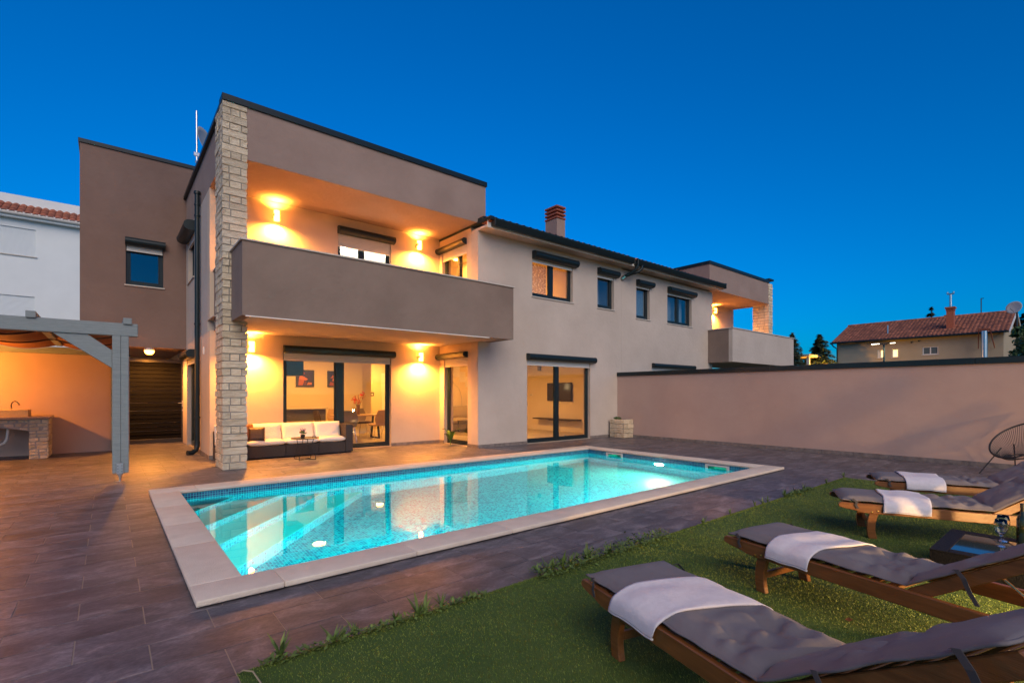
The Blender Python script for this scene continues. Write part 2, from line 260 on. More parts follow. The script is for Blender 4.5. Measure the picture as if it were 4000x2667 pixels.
# ------------------------------------------------------------------ mesh helpers
class MB:
    def __init__(s): s.v = []; s.f = []
    def add(s, vs, fs):
        o = len(s.v); s.v += [tuple(p) for p in vs]; s.f += [tuple(o + i for i in q) for q in fs]; return s
    def box(s, x0, x1, y0, y1, z0, z1):
        if x0 > x1: x0, x1 = x1, x0
        if y0 > y1: y0, y1 = y1, y0
        return s.add([(x0, y0, z0), (x1, y0, z0), (x1, y1, z0), (x0, y1, z0), (x0, y0, z1), (x1, y0, z1), (x1, y1, z1), (x0, y1, z1)],
                     [(0, 3, 2, 1), (4, 5, 6, 7), (0, 1, 5, 4), (1, 2, 6, 5), (2, 3, 7, 6), (3, 0, 4, 7)])
    def prism(s, poly, a0, a1, put):
        """poly: 2-D outline; put(p, q, a) -> point; swept from a0 to a1"""
        n = len(poly)
        vs = [put(p, q, a0) for p, q in poly] + [put(p, q, a1) for p, q in poly]
        fs = [tuple(range(n - 1, -1, -1)), tuple(range(n, 2 * n))] + [(i, (i + 1) % n, n + (i + 1) % n, n + i) for i in range(n)]
        return s.add(vs, fs)
    def tube(s, pts, r, n=8, cap=True, closed=False):
        pts = [Vector(p) for p in pts]; m = len(pts); rr = r if isinstance(r, (list, tuple)) else [r] * m
        rings = []; up = None
        for i, p in enumerate(pts):
            if closed: t = pts[(i + 1) % m] - pts[i - 1]
            else: t = pts[min(i + 1, m - 1)] - pts[max(i - 1, 0)]
            t.normalize()
            if up is None: up = Vector((0, 0, 1)) if abs(t.z) < 0.9 else Vector((1, 0, 0))
            a = up - t * up.dot(t)
            if a.length < 1e-4: a = t.orthogonal()
            a.normalize(); b = t.cross(a); up = a
            rings.append([p + (a * math.cos(6.2832 * k / n) + b * math.sin(6.2832 * k / n)) * rr[i] for k in range(n)])
        vs = [q for g in rings for q in g]; fs = []
        for i in range(m if closed else m - 1):
            j = (i + 1) % m
            for k in range(n): fs.append((i * n + k, i * n + (k + 1) % n, j * n + (k + 1) % n, j * n + k))
        if cap and not closed: fs += [tuple(range(n - 1, -1, -1)), tuple(range((m - 1) * n, m * n))]
        return s.add(vs, fs)
    def lathe(s, prof, n=20, c=(0, 0, 0), arc=(0, 360)):
        full = abs(arc[1] - arc[0]) >= 360; k = n if full else n + 1
        vs = []
        for i in range(k):
            a = R(arc[0] + (arc[1] - arc[0]) * i / n)
            vs += [(c[0] + r * math.cos(a), c[1] + r * math.sin(a), c[2] + z) for r, z in prof]
        m = len(prof); fs = []
        for i in range(n):
            j = (i + 1) % k
            fs += [(i * m + q, j * m + q, j * m + q + 1, i * m + q + 1) for q in range(m - 1)]
        return s.add(vs, fs)
    def grid(s, nu, nv, fn, flip=False):
        vs = [fn(i / nu, j / nv) for i in range(nu + 1) for j in range(nv + 1)]; w = nv + 1
        fs = [(i * w + j, (i + 1) * w + j, (i + 1) * w + j + 1, i * w + j + 1) for i in range(nu) for j in range(nv)]
        if flip: fs = [q[::-1] for q in fs]
        return s.add(vs, fs)
    def mesh(s, name, smooth=False, bevel=0.0, seg=1, merge=False):
        me = bpy.data.meshes.new(name); me.from_pydata(s.v, [], s.f)
        if len(s.f) < 20000:
            bm = bmesh.new(); bm.from_mesh(me); bmesh.ops.recalc_face_normals(bm, faces=bm.faces)
            if merge: bmesh.ops.remove_doubles(bm, verts=bm.verts, dist=1e-4)
            if bevel > 0:
                ed = [e for e in bm.edges if len(e.link_faces) == 2 and e.calc_face_angle(0) > 0.5]
                bmesh.ops.bevel(bm, geom=ed, offset=bevel, segments=seg, profile=0.5, affect='EDGES')
            bm.to_mesh(me); bm.free()
        if smooth:
            me.shade_smooth()
            if smooth != 'all': me.set_sharp_from_angle(angle=R(40))
        me.update(); return me
WM = {}
def link(name, data, mat=None, parent=None, world=True):
    o = bpy.data.objects.new(name, data); col.objects.link(o)
    if mat is not None and data is not None and not data.materials: data.materials.append(mat)
    if parent is not None:
        o.parent = parent
        if world: o.matrix_parent_inverse = WM.get(parent.name, Matrix.Identity(4)).inverted()
    if world: WM[o.name] = Matrix.Identity(4)
    return o
def obj(name, mb, mat, parent=None, smooth=False, bevel=0.0, seg=1, world=True, merge=False):
    return link(name, mb.mesh(name, smooth, bevel, seg, merge), mat, parent, world)
def tag(o, label=None, cat=None, group=None, kind=None):
    if label: o['label'] = label
    if cat: o['category'] = cat
    if group: o['group'] = group
    if kind: o['kind'] = kind
    return o
def thing(name, loc, label, cat, group=None, rz=0.0):
    o = bpy.data.objects.new(name, None); col.objects.link(o); o.empty_display_size = 0.2
    o.location = loc; o.rotation_euler = (0, 0, rz)
    WM[o.name] = Matrix.Translation(loc) @ Matrix.Rotation(rz, 4, 'Z')
    return tag(o, label, cat, group)
def struct(name, mb, mat, **k): return tag(obj(name, mb, mat, **k), kind='structure')
def copy_tree(o, parent=None):
    c = o.copy(); col.objects.link(c)
    if parent: c.parent = parent
    for ch in list(o.children): copy_tree(ch, c)
    return c

def lamp(kind, name, loc, power, colr, parent, aim=(0, 0, -1), size=0.03, angle=160, blend=1.0):
    ld = bpy.data.lights.new(name, kind); ld.energy = power; ld.color = colr
    if kind == 'SPOT': ld.spot_size = R(angle); ld.spot_blend = blend; ld.shadow_soft_size = size
    elif kind == 'AREA': ld.shape = 'DISK'; ld.size = size
    else: ld.shadow_soft_size = size
    o = bpy.data.objects.new(name, ld); col.objects.link(o); o.location = loc; o.rotation_euler = Vector(aim).to_track_quat('-Z', 'Y').to_euler()
    o.parent = parent; o.matrix_parent_inverse = WM.get(parent.name, Matrix.Identity(4)).inverted(); return o
def wall(mb, axis, c0, c1, u0, u1, z0, z1, holes=()):
    us = sorted({u0, u1, *[q for h in holes for q in h[:2] if u0 < q < u1]}); zs = sorted({z0, z1, *[q for h in holes for q in h[2:] if z0 < q < z1]})
    P = (lambda u, c, z: (u, c, z)) if axis == 'y' else (lambda u, c, z: (c, u, z))
    def solid(i, j):
        if i < 0 or j < 0 or i >= len(us) - 1 or j >= len(zs) - 1: return False
        um = (us[i] + us[i + 1]) / 2; zm = (zs[j] + zs[j + 1]) / 2
        return not any(h[0] < um < h[1] and h[2] < zm < h[3] for h in holes)
    for i in range(len(us) - 1):
        for j in range(len(zs) - 1):
            if not solid(i, j): continue
            a, b, e, f = us[i], us[i + 1], zs[j], zs[j + 1]
            mb.add([P(a, c0, e), P(b, c0, e), P(b, c0, f), P(a, c0, f)], [(0, 1, 2, 3) if axis == 'y' else (3, 2, 1, 0)])
            mb.add([P(a, c1, e), P(b, c1, e), P(b, c1, f), P(a, c1, f)], [(3, 2, 1, 0) if axis == 'y' else (0, 1, 2, 3)])
            for di, dj, q in ((-1, 0, ((a, e), (a, f))), (1, 0, ((b, f), (b, e))), (0, -1, ((b, e), (a, e))), (0, 1, ((a, f), (b, f)))):
                if not solid(i + di, j + dj):
                    (p, r_), (s_, t_) = q
                    mb.add([P(p, c0, r_), P(s_, c0, t_), P(s_, c1, t_), P(p, c1, r_)], [(0, 1, 2, 3)])
    return mb

def window(parent, axis, c, u0, u1, z0, z1, mull=(), box=None, shut=0.1, sill=True, pane=GLASS, fr=0.07, set_in=0.10, label=None, name='window', shutz=None):
    """window or glazed door in a wall whose outer face lies at c; outward is -axis"""
    P = (lambda u, n, z: (u, c - n, z)) if axis == 'y' else (lambda u, n, z: (c - n, u, z))
    def bx(m, a, b, n0, n1, e, f):
        p = P(a, n0, e); q = P(b, n1, f); m.box(p[0], q[0], p[1], q[1], p[2], q[2])
    m = MB(); n0, n1 = -set_in - 0.07, -set_in
    bx(m, u0, u0 + fr, n0, n1, z0, z1); bx(m, u1 - fr, u1, n0, n1, z0, z1); bx(m, u0 + fr, u1 - fr, n0, n1, z0, z0 + fr * 1.3); bx(m, u0 + fr, u1 - fr, n0, n1, z1 - fr, z1)
    for a, b in mull: bx(m, a, b, n0 - 0.004, n1 + 0.012, z0 + fr * 1.3 - 0.002, z1 - fr + 0.002)
    # sash beads
    cuts = [u0 + fr] + [q for ab in mull for q in ab] + [u1 - fr]
    for a, b in zip(cuts[::2], cuts[1::2]):
        e, f = z0 + fr * 1.3, z1 - fr; g = 0.035
        bx(m, a, a + g, n0 + 0.01, n1 - 0.012, e, f); bx(m, b - g, b, n0 + 0.01, n1 - 0.012, e, f); bx(m, a + g, b - g, n0 + 0.01, n1 - 0.012, e, e + g); bx(m, a + g, b - g, n0 + 0.01, n1 - 0.012, f - g, f)
    o = obj(name, m, METAL, parent, bevel=0.004)
    if label: o['label'] = label
    for a, b in zip(cuts[::2], cuts[1::2]):
        g = MB(); bx(g, a + 0.03, b - 0.03, -set_in - 0.045, -set_in - 0.038, z0 + fr * 1.3 + 0.03, z1 - fr - 0.03); obj('pane', g, pane, o)
    if box:
        b0, b1, bt, bb = box; h = bt - bb; d = h * 0.95
        poly = [(0.001, bt), (d * 0.45, bt)] + [(d * 0.45 + d * 0.55 * math.sin(R(t)), (bt + bb) / 2 + h / 2 * math.cos(R(t))) for t in range(12, 180, 14)] + [(d * 0.45, bb), (0.001, bb)]
        q = MB(); q.prism(poly, b0, b1, lambda p, z, a: P(a, p, z)); obj('shutter_box', q, METAL, o, smooth=True)
        q = MB(); q.prism([(n, z + dz) for n, z in [(pp, zz) for pp, zz in poly] for dz in (0,)], b1, b1 + 0.012, lambda p, z, a: P(a, p * 1.03, (z - (bt + bb) / 2) * 1.04 + (bt + bb) / 2)); obj('box_end_cap', q, METAL, o, smooth=True)
        # lowered part of the roller shutter
        sz = shutz if shutz is not None else bb - shut
        q = MB(); k = max(2, int((bb + 0.03 - sz) / 0.037)); st = (bb + 0.03 - sz) / k
        prof = []
        for i in range(k): z = sz + i * st; prof += [(-0.035, z + 0.002), (-0.018, z + 0.006), (-0.016, z + st * 0.7), (-0.035, z + st - 0.004)]
        prof = prof + [(-0.05, bb + 0.03), (-0.05, sz + 0.002)]
        q.prism(prof, u0 + 0.02, u1 - 0.02, lambda p, z, a: P(a, p, z)); sh = obj('roller_shutter', q, SHUT, o)
        q = MB(); bx(q, u0 + 0.018, u1 - 0.018, -0.052, -0.012, sz - 0.03, sz); obj('shutter_bottom_bar', q, PVC, sh)
    if sill:
        q = MB(); bx(q, u0 - 0.03, u1 + 0.03, -set_in - 0.02, 0.03, z0 - 0.03, z0 + 0.001); obj('sill', q, CAPSTONE, o, bevel=0.004)
    return o

# ================================================================== GROUND, DECK, POOL, LAWN
PX0, PX1, PY0, PY1 = 0.75, 9.22, 4.06, 8.18          # water's edge
OX0, OX1, OY0, OY1 = 0.44, 9.56, 3.74, 8.55          # outer edge of the coping
LX0, LX1, LY = 0.497, 9.45, 2.755                    # lawn
def ring_sheet(mb, xs, ys, z, hole):
    for i in range(len(xs) - 1):
        for j in range(len(ys) - 1):
            a, b, e, f = xs[i], xs[i + 1], ys[j], ys[j + 1]
            if a >= hole[0] and b <= hole[1] and e >= hole[2] and f <= hole[3]: continue
            mb.add([(a, e, z), (b, e, z), (b, f, z), (a, f, z)], [(0, 1, 2, 3)])
    return mb
hole = (PX0 - 0.06, PX1 + 0.06, PY0 - 0.06, PY1 + 0.06)
struct('ground', ring_sheet(MB(), [-900, hole[0], hole[1], 900], [-900, hole[2], hole[3], 900], -0.05, hole), EARTH)
deck = struct('pool_deck', ring_sheet(MB(), [-7, hole[0], hole[1], 12.95], [-6, hole[2], hole[3], 19], -0.004, hole), GROUT)
# tiles in running bond, 64 x 32 cm, laid one by one
TW, TH = 0.640, 0.3205
tiles = []
for j in range(-26, 43):
    y0 = 3.722 + j * TH; y1 = y0 + TH
    for i in range(-13, 21):
        x0 = 0.497 + i * TW - (0 if j % 2 == 1 else 0.0) + (0.32 if j % 2 == 0 else 0.0)
        x1 = x0 + TW; parts = [(x0, x1, y0, y1)]
        for hx0, hx1, hy0, hy1 in ((hole[0] - 0.1, hole[1] + 0.1, hole[2] - 0.1, hole[3] + 0.1), (LX0, LX1, -9, LY + 0.004), (1.70, 20, 12.13, 30), (7.34, 20, 10.25, 30), (12.9, 99, -99, 99)):
            nxt = []
            for a, b, e, f in parts:
                ix0, ix1, iy0, iy1 = max(a, hx0), min(b, hx1), max(e, hy0), min(f, hy1)
                if ix0 >= ix1 - 1e-6 or iy0 >= iy1 - 1e-6: nxt.append((a, b, e, f)); continue
                if a < ix0: nxt.append((a, ix0, e, f))
                if b > ix1: nxt.append((ix1, b, e, f))
                if e < iy0: nxt.append((ix0, ix1, e, iy0))
                if f > iy1: nxt.append((ix0, ix1, iy1, f))
            parts = nxt
        tiles += [p for p in parts if p[1] - p[0] > 0.02 and p[3] - p[2] > 0.02]
fwv = (math.cos(R(50.458)), math.sin(R(50.458))); rtv = (fwv[1], -fwv[0])
def inview(x, y):
    d = x * fwv[0] + y * fwv[1]; s_ = x * rtv[0] + y * rtv[1]
    return d > 0.9 and abs(s_) < d * 1.1
def tile_key(t):
    x, y = (t[0] + t[1]) / 2, (t[2] + t[3]) / 2
    return (0 if inview(x, y) else 1, x * x + y * y)
tiles.sort(key=tile_key)
tile_meshes = {}
def tile_mesh(wd, hd):
    k = (round(wd, 3), round(hd, 3))
    if k not in tile_meshes:
        g = 0.003; me = MB().box(-wd / 2 + g, wd / 2 - g, -hd / 2 + g, hd / 2 - g, -0.015, 0.0).mesh('deck_tile', bevel=0.0015); me.materials.append(DECK); tile_meshes[k] = me
    return tile_meshes[k]
far = MB()
for k, (a, b, e, f) in enumerate(tiles):
    if k < 290:
        o = link('deck_tile', tile_mesh(b - a, f - e), None, deck, True); o.location = ((a + b) / 2, (e + f) / 2, rnd.uniform(-0.0006, 0.0006))
    else: far.box(a + 0.003, b - 0.003, e + 0.003, f - 0.003, -0.012, rnd.uniform(-0.0006, 0.0006))
tag(obj('deck_tile_field', far, DECK, deck), kind='stuff')

# pool
pool = thing('swimming_pool', (4.98, 6.12, 0), 'rectangular blue mosaic swimming pool with pale stone coping, lit under water', 'swimming pool')
D = -1.42
m = MB(); m.add([(PX0, PY0, 0.014), (PX1, PY0, 0.014), (PX1, PY0, D), (PX0, PY0, D)], [(0, 1, 2, 3)]); obj('long_wall', m, MOS_L, pool)
m = MB(); m.add([(PX0, PY1, 0.014), (PX1, PY1, 0.014), (PX1, PY1, D), (PX0, PY1, D)], [(3, 2, 1, 0)]); obj('long_wall', m, MOS_L, pool)
m = MB(); m.add([(PX0, PY0, 0.014), (PX0, PY1, 0.014), (PX0, PY1, D), (PX0, PY0, D)], [(3, 2, 1, 0)]); obj('end_wall', m, MOS_E, pool)
wallE = MB(); wall(wallE, 'x', PX1, PX1 + 0.05, PY0, PY1, D, 0.014, [(4.655, 5.045, -0.14, -0.035), (7.18, 7.58, -0.14, -0.035)])
obj('end_wall', wallE, MOS_E, pool)
obj('pool_floor', MB().add([(PX0, PY0, D), (PX1, PY0, D), (PX1, PY1, D), (PX0, PY1, D)], [(0, 1, 2, 3)]), MOS_F, pool)
# corner steps, fanned across the far left corner
for q, (ly, fx, zt) in enumerate(((7.35, 1.45, -0.26), (6.70, 2.10, -0.52), (6.05, 2.75, -0.80), (5.40, 3.40, -1.08))):
    m = MB(); poly = [(PX0 + 0.002, ly), (fx, PY1 - 0.002), (PX0 + 0.002, PY1 - 0.002)]
    m.prism(poly, D, zt - 0.012, lambda a, b, c: (a, b, c)); st = obj('step', m, MOS_L, pool)
    m = MB(); m.prism(poly, zt - 0.012 + 0.001, zt, lambda a, b, c: (a, b, c)); obj('tread', m, TREAD, st)
# skimmer mouths in the end wall
for y0 in (4.655, 7.18):
    m = MB(); y1 = y0 + 0.39
    m.box(PX1 - 0.012, PX1 + 0.01, y0 - 0.05, y0 + 0.005, -0.17, 0.0); m.box(PX1 - 0.012, PX1 + 0.01, y1 - 0.005, y1 + 0.05, -0.17, 0.0); m.box(PX1 - 0.012, PX1 + 0.01, y0 + 0.005, y1 - 0.005, -0.035, 0.0); m.box(PX1 - 0.012, PX1 + 0.01, y0 + 0.005, y1 - 0.005, -0.17, -0.14)
    sk = obj('skimmer', m, PVC, pool, bevel=0.003)
    m = MB(); m.box(PX1 + 0.012, PX1 + 0.26, y0, y1, -0.2, -0.02); me = m.mesh('skimmer_throat'); me.flip_normals()
    bm = bmesh.new(); bm.from_mesh(me); bmesh.ops.delete(bm, geom=[f for f in bm.faces if f.calc_center_median().x < PX1 + 0.02], context='FACES'); bm.to_mesh(me); bm.free()
    link('throat', me, pm('green_plastic', (0.35, 0.5, 0.33), rough=0.5), sk)
# coping stones, bull-nosed
def cop(x0, x1, y0, y1, z=0.055):
    g = 0.0007; x0 += g; x1 -= g; y0 += g; y1 -= g
    m = MB().box(x0, x1, y0, y1, 0.012, z); me = m.mesh('coping_stone', bevel=0.010, seg=3, smooth='all')
    link('coping_stone', me, COPING, pool)
xs = [0.98, 2.04, 3.10, 4.155, 5.17, 6.175, 7.12, 8.19]
lip = 0.02
for (a, b) in zip([OX0] + xs, xs + [OX1]):
    cop(a, b, OY0, PY0 + lip); cop(a, b, PY1 - lip, OY1)
ys = [PY0 + lip, 5.2, 6.1, 7.13, PY1 - lip]
for a, b in zip(ys[:-1], ys[1:]): cop(OX0, PX0 + lip, a, b); cop(PX1 - lip, OX1, a, b)
m = MB(); m.add([(PX0, PY0, -0.08), (PX1, PY0, -0.08), (PX1, PY1, -0.08), (PX0, PY1, -0.08)], [(0, 1, 2, 3)])
struct('water', m, WATER)
def pool_light(p, nrm, mat_, label, pw, pc, r=0.13):
    t = thing('pool_light', p, label, 'pool light', 'underwater pool lights')
    n = Vector(nrm); q = n.to_track_quat('Z', 'Y').to_matrix().to_4x4(); M = Matrix.Translation(p) @ q
    m = MB().lathe([(0, 0.02), (r * 0.6, 0.018), (r * 0.82, 0.006)], 24); m.v = [tuple(M @ Vector(v)) for v in m.v]; obj('lens', m, mat_, t, smooth=True)
    m = MB().lathe([(r * 0.82, 0.002), (r * 0.84, 0.016), (r, 0.012), (r * 1.04, 0.001)], 24); m.v = [tuple(M @ Vector(v)) for v in m.v]; obj('rim', m, STEEL, t, smooth=True)
    lamp('AREA', 'underwater_beam', Vector(p) + n * 0.035, pw, pc, t, nrm, 2 * r * 0.82)
pool_light((PX1 - 0.002, 6.14, -0.42), (-1, 0, 0), POOL_W, 'round warm white underwater light between the two skimmers', 95.0, (1.0, 0.88, 0.55))
pool_light((2.7, PY0 + 0.002, -0.32), (0, 1, 0), POOL_L, 'round cool white underwater light in the long wall facing the pool steps', 112.0, (0.02, 1.0, 0.97))
pool_light((6.6, PY0 + 0.002, -0.32), (0, 1, 0), POOL_L, 'round cool white underwater light in the long wall towards the skimmers', 112.0, (0.02, 1.0, 0.97))

# lawn: backing sheet + blades
struct('lawn', MB().add([(LX0, -6, 0.006), (LX1, -6, 0.006), (LX1, LY, 0.006), (LX0, LY, 0.006)], [(0, 1, 2, 3)]), TURF)
def blades():
    g = np.random.default_rng(3); out = []
    def region(n, x0, x1, y0, y1):
        x = g.uniform(x0, x1, n); y = g.uniform(y0, y1, n)
        d = x * fwv[0] + y * fwv[1]; s_ = x * rtv[0] + y * rtv[1]
        k = (d > -2.5) & (np.abs(s_) < np.abs(d) * 1.5 + 2.5); return x[k], y[k]
    X = []; Y = []
    for n, reg in ((150000, (LX0, 4.5, -1.0, LY)), (95000, (4.5, LX1, -1.5, LY)), (90000, (LX0, LX1, -4.5, -1.0))):
        a, b = region(n, *reg); X.append(a); Y.append(b)
    # edge fringe
    a, b = region(9000, LX0, LX1, LY - 0.03, LY + 0.006); X.append(a); Y.append(b)
    x = np.concatenate(X); y = np.concatenate(Y); n = len(x)
    dist = np.sqrt(x * x + y * y); h = g.uniform(0.006, 0.012, n); wd = np.clip(0.0011 * dist, 0.0026, 0.007)
    a = g.uniform(0, 6.283, n); lean = g.uniform(0.2, 1.0, n) * h; la = g.normal(2.2, 1.1, n)
    dx, dy = np.cos(a) * wd / 2, np.sin(a) * wd / 2; tx, ty = np.cos(la) * lean, np.sin(la) * lean
    z0 = np.full(n, 0.004)
    v = np.stack([np.stack([x - dx, y - dy, z0], 1), np.stack([x + dx, y + dy, z0], 1), np.stack([x + dx * 0.7 + tx * 0.45, y + dy * 0.7 + ty * 0.45, z0 + h * 0.65], 1), np.stack([x + tx, y + ty, z0 + h], 1)], 1).reshape(-1, 3)
    me = bpy.data.meshes.new('turf_blades'); me.vertices.add(n * 4); me.vertices.foreach_set('co', v.ravel().astype(np.float32))
    me.loops.add(n * 4); me.loops.foreach_set('vertex_index', np.arange(n * 4, dtype=np.int32)); me.polygons.add(n); me.polygons.foreach_set('loop_start', np.arange(0, n * 4, 4, dtype=np.int32)); me.polygons.foreach_set('loop_total', np.full(n, 4, dtype=np.int32)); me.update(calc_edges=True)
    return me
tag(link('turf_grass', blades(), BLADE), 'short green turf of the lawn beside the pool deck', 'grass', kind='stuff')

# ================================================================== VILLA
FY, BY, RX = 10.22, 12.10, 7.31       # front of wing, back of recess, return wall
villa = thing('villa', (6.5, 13.5, 0), 'two storey taupe villa with stone pillar, lit balcony terrace and sliding doors onto the pool', 'house')
CEN = 13.15
# --- ground and upper walls, light render
m = MB()
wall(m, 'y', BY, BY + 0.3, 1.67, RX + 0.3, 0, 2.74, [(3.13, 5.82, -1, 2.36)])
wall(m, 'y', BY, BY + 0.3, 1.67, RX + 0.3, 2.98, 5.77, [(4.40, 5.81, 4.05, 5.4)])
obj('recess_wall', m, STUCCO_LAMPLIT, villa)
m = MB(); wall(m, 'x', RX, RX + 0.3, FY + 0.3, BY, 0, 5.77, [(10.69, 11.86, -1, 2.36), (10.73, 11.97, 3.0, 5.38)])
obj('return_wall', m, STUCCO_LAMPLIT, villa)
m = MB(); wall(m, 'y', FY, FY + 0.3, RX, CEN - 0.002, 0, 5.57, [(8.98, 11.60, -1, 2.36), (9.175, 10.815, 4.13, 5.3), (11.94, 12.76, 4.12, 5.3)])
obj('wing_wall', m, STUCCO_LIGHT, villa)
m = MB(); wall(m, 'x', 1.67, 1.97, BY + 0.3, 16.1, 0, 5.77, [(14.45, 15.95, -1, 2.33), (14.5, 15.7, 4.33, 5.55)]); wall(m, 'x', 1.67, 1.97, 11.6, BY, 2.98, 3.0)
obj('side_wall', m, STUCCO_LIGHT, villa)
# --- upper volume: roof slab with deep fascia
m = MB(); wall(m, 'y', FY, FY + 0.25, 2.002, 7.55, 5.77, 6.74); m.box(1.67, 7.548, FY + 0.25, 16.1, 5.772, 6.0); wall(m, 'x', 1.67, 1.92, FY + 0.25, 16.1, 6.0, 6.72); wall(m, 'x', 7.30, 7.55, FY + 0.25, 16.1, 6.0, 6.74)
obj('upper_fascia', m, STUCCO_TAUPE, villa)
m = MB(); m.box(1.60, 7.58, FY - 0.035, FY + 0.3, 6.74, 6.86); m.box(1.60, 1.95, FY + 0.3, 16.1, 6.722, 6.80); m.box(7.27, 7.58, FY + 0.3, 16.1, 6.742, 6.86); m.box(1.95, 7.27, FY + 0.3, 16.1, 6.60, 6.66)
obj('roof_capping', m, METAL, villa, bevel=0.004)
# --- left wing
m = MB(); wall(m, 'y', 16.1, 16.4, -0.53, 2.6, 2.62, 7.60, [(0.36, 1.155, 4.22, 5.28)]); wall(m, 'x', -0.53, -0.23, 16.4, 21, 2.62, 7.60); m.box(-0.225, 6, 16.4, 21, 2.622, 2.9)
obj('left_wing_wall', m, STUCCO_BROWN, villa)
m = MB(); m.box(-0.56, 2.6, 16.07, 16.45, 7.60, 7.70); m.box(-0.56, -0.2, 16.45, 21, 7.602, 7.70); obj('left_wing_capping', m, METAL, villa, bevel=0.004)
m = MB(); wall(m, 'x', 1.67, 1.97, 16.1, 21, 0, 2.62); wall(m, 'y', 20.6, 20.9, -0.5, 1.67, 0, 2.62); obj('passage_wall', m, STUCCO_LIGHT, villa)
# --- terrace slab, parapets
m = MB(); m.box(1.76, 7.68, 9.27, BY, 2.735, 2.975); obj('terrace_slab', m, STUCCO_LIGHT, villa)
m = MB(); wall(m, 'y', 9.26, 9.41, 1.75, 7.69, 2.725, 3.99); wall(m, 'x', 1.75, 1.90, 9.41, FY - 0.004, 2.73, 3.99); wall(m, 'x', 7.54, 7.69, 9.41, FY - 0.002, 2.727, 3.99); wall(m, 'x', 1.75, 1.90, 10.96, BY - 0.002, 2.73, 3.99)
obj('parapet', m, STUCCO_DARK, villa)
m = MB()
for x0, x1, y0, y1 in ((1.72, 3.0, 9.23, 9.44), (3.003, 4.4, 9.23, 9.44), (4.403, 5.8, 9.23, 9.44), (5.803, 7.72, 9.23, 9.44), (1.72, 1.93, 9.443, FY - 0.005), (7.51, 7.72, 9.443, FY - 0.003), (1.72, 1.93, 10.965, BY - 0.003)): obj('parapet_coping', MB().box(x0, x1, y0, y1, 3.992, 4.022), CAPSTONE, villa, bevel=0.004)

m = MB(); m.box(1.80, 6.95, 9.252, 9.275, 2.708, 2.7245); obj('drip_edge', m, pm('white_drip_profile', (0.85, 0.83, 0.78), rough=0.4), villa)
# --- skirting
m = MB()
for x0, x1, y0, y1 in ((1.655, 3.13, BY - 0.012, BY), (5.82, RX - 0.012, BY - 0.012, BY), (RX - 0.012, RX, FY - 0.012, 10.69), (RX - 0.012, RX, 11.86, BY), (RX, 8.98, FY - 0.012, FY), (11.60, 12.95, FY - 0.012, FY), (1.655, 1.667, BY, 14.45)): obj('skirting', MB().box(x0, x1, y0, y1, 0.0, 0.085), SKIRT, villa)
# --- openings
window(villa, 'y', BY, 3.13, 5.82, 0.0, 2.36, [(4.385, 4.56)], (3.13, 5.87, 2.515, 2.34), shutz=2.2, sill=False, name='sliding_door', label='wide sliding door of the dining room')
window(villa, 'x', RX, 10.69, 11.86, 0.0, 2.36, [], (10.68, 12.08, 2.51, 2.35), shutz=2.17, sill=False, name='terrace_door', label='narrow glazed door beside the recess corner')
window(villa, 'y', FY, 8.98, 11.60, 0.0, 2.36, [(10.17, 10.30)], (8.95, 11.72, 2.515, 2.335), shutz=2.22, sill=False, name='sliding_door', label='sliding door of the living room')
window(villa, 'y', FY, 9.175, 10.815, 4.13, 5.3, [(9.93, 10.06)], (9.165, 10.90, 5.39, 5.18), shutz=5.12, label='lit bedroom window with patterned curtain')
window(villa, 'y', FY, 11.94, 12.76, 4.12, 5.3, [], (11.93, 12.86, 5.37, 5.17), shutz=5.11, pane=GLASS_SKY)
window(villa, 'y', BY, 4.40, 5.81, 4.05, 5.4, [(5.0, 5.09)], (4.385, 5.87, 5.54, 5.36), shutz=5.09, sill=False)
window(villa, 'x', RX, 10.73, 11.97, 3.0, 5.38, [(11.2, 11.3)], (10.73, 12.08, 5.50, 5.34), shutz=5.14, sill=False, name='terrace_door')
window(villa, 'y', 16.1, 0.36, 1.155, 4.22, 5.28, [], (0.345, 1.18, 5.43, 5.24), shutz=5.13, pane=GLASS_SKY)
window(villa, 'x', 1.67, 14.5, 15.7, 4.33, 5.55, [], (14.4, 15.9, 5.70, 5.45), shutz=5.3, pane=GLASS_SKY)
window(villa, 'x', 1.67, 14.45, 15.95, 0.0, 2.33, [], (14.4, 15.98, 2.50, 2.30), shutz=2.2, sill=False, name='side_door')
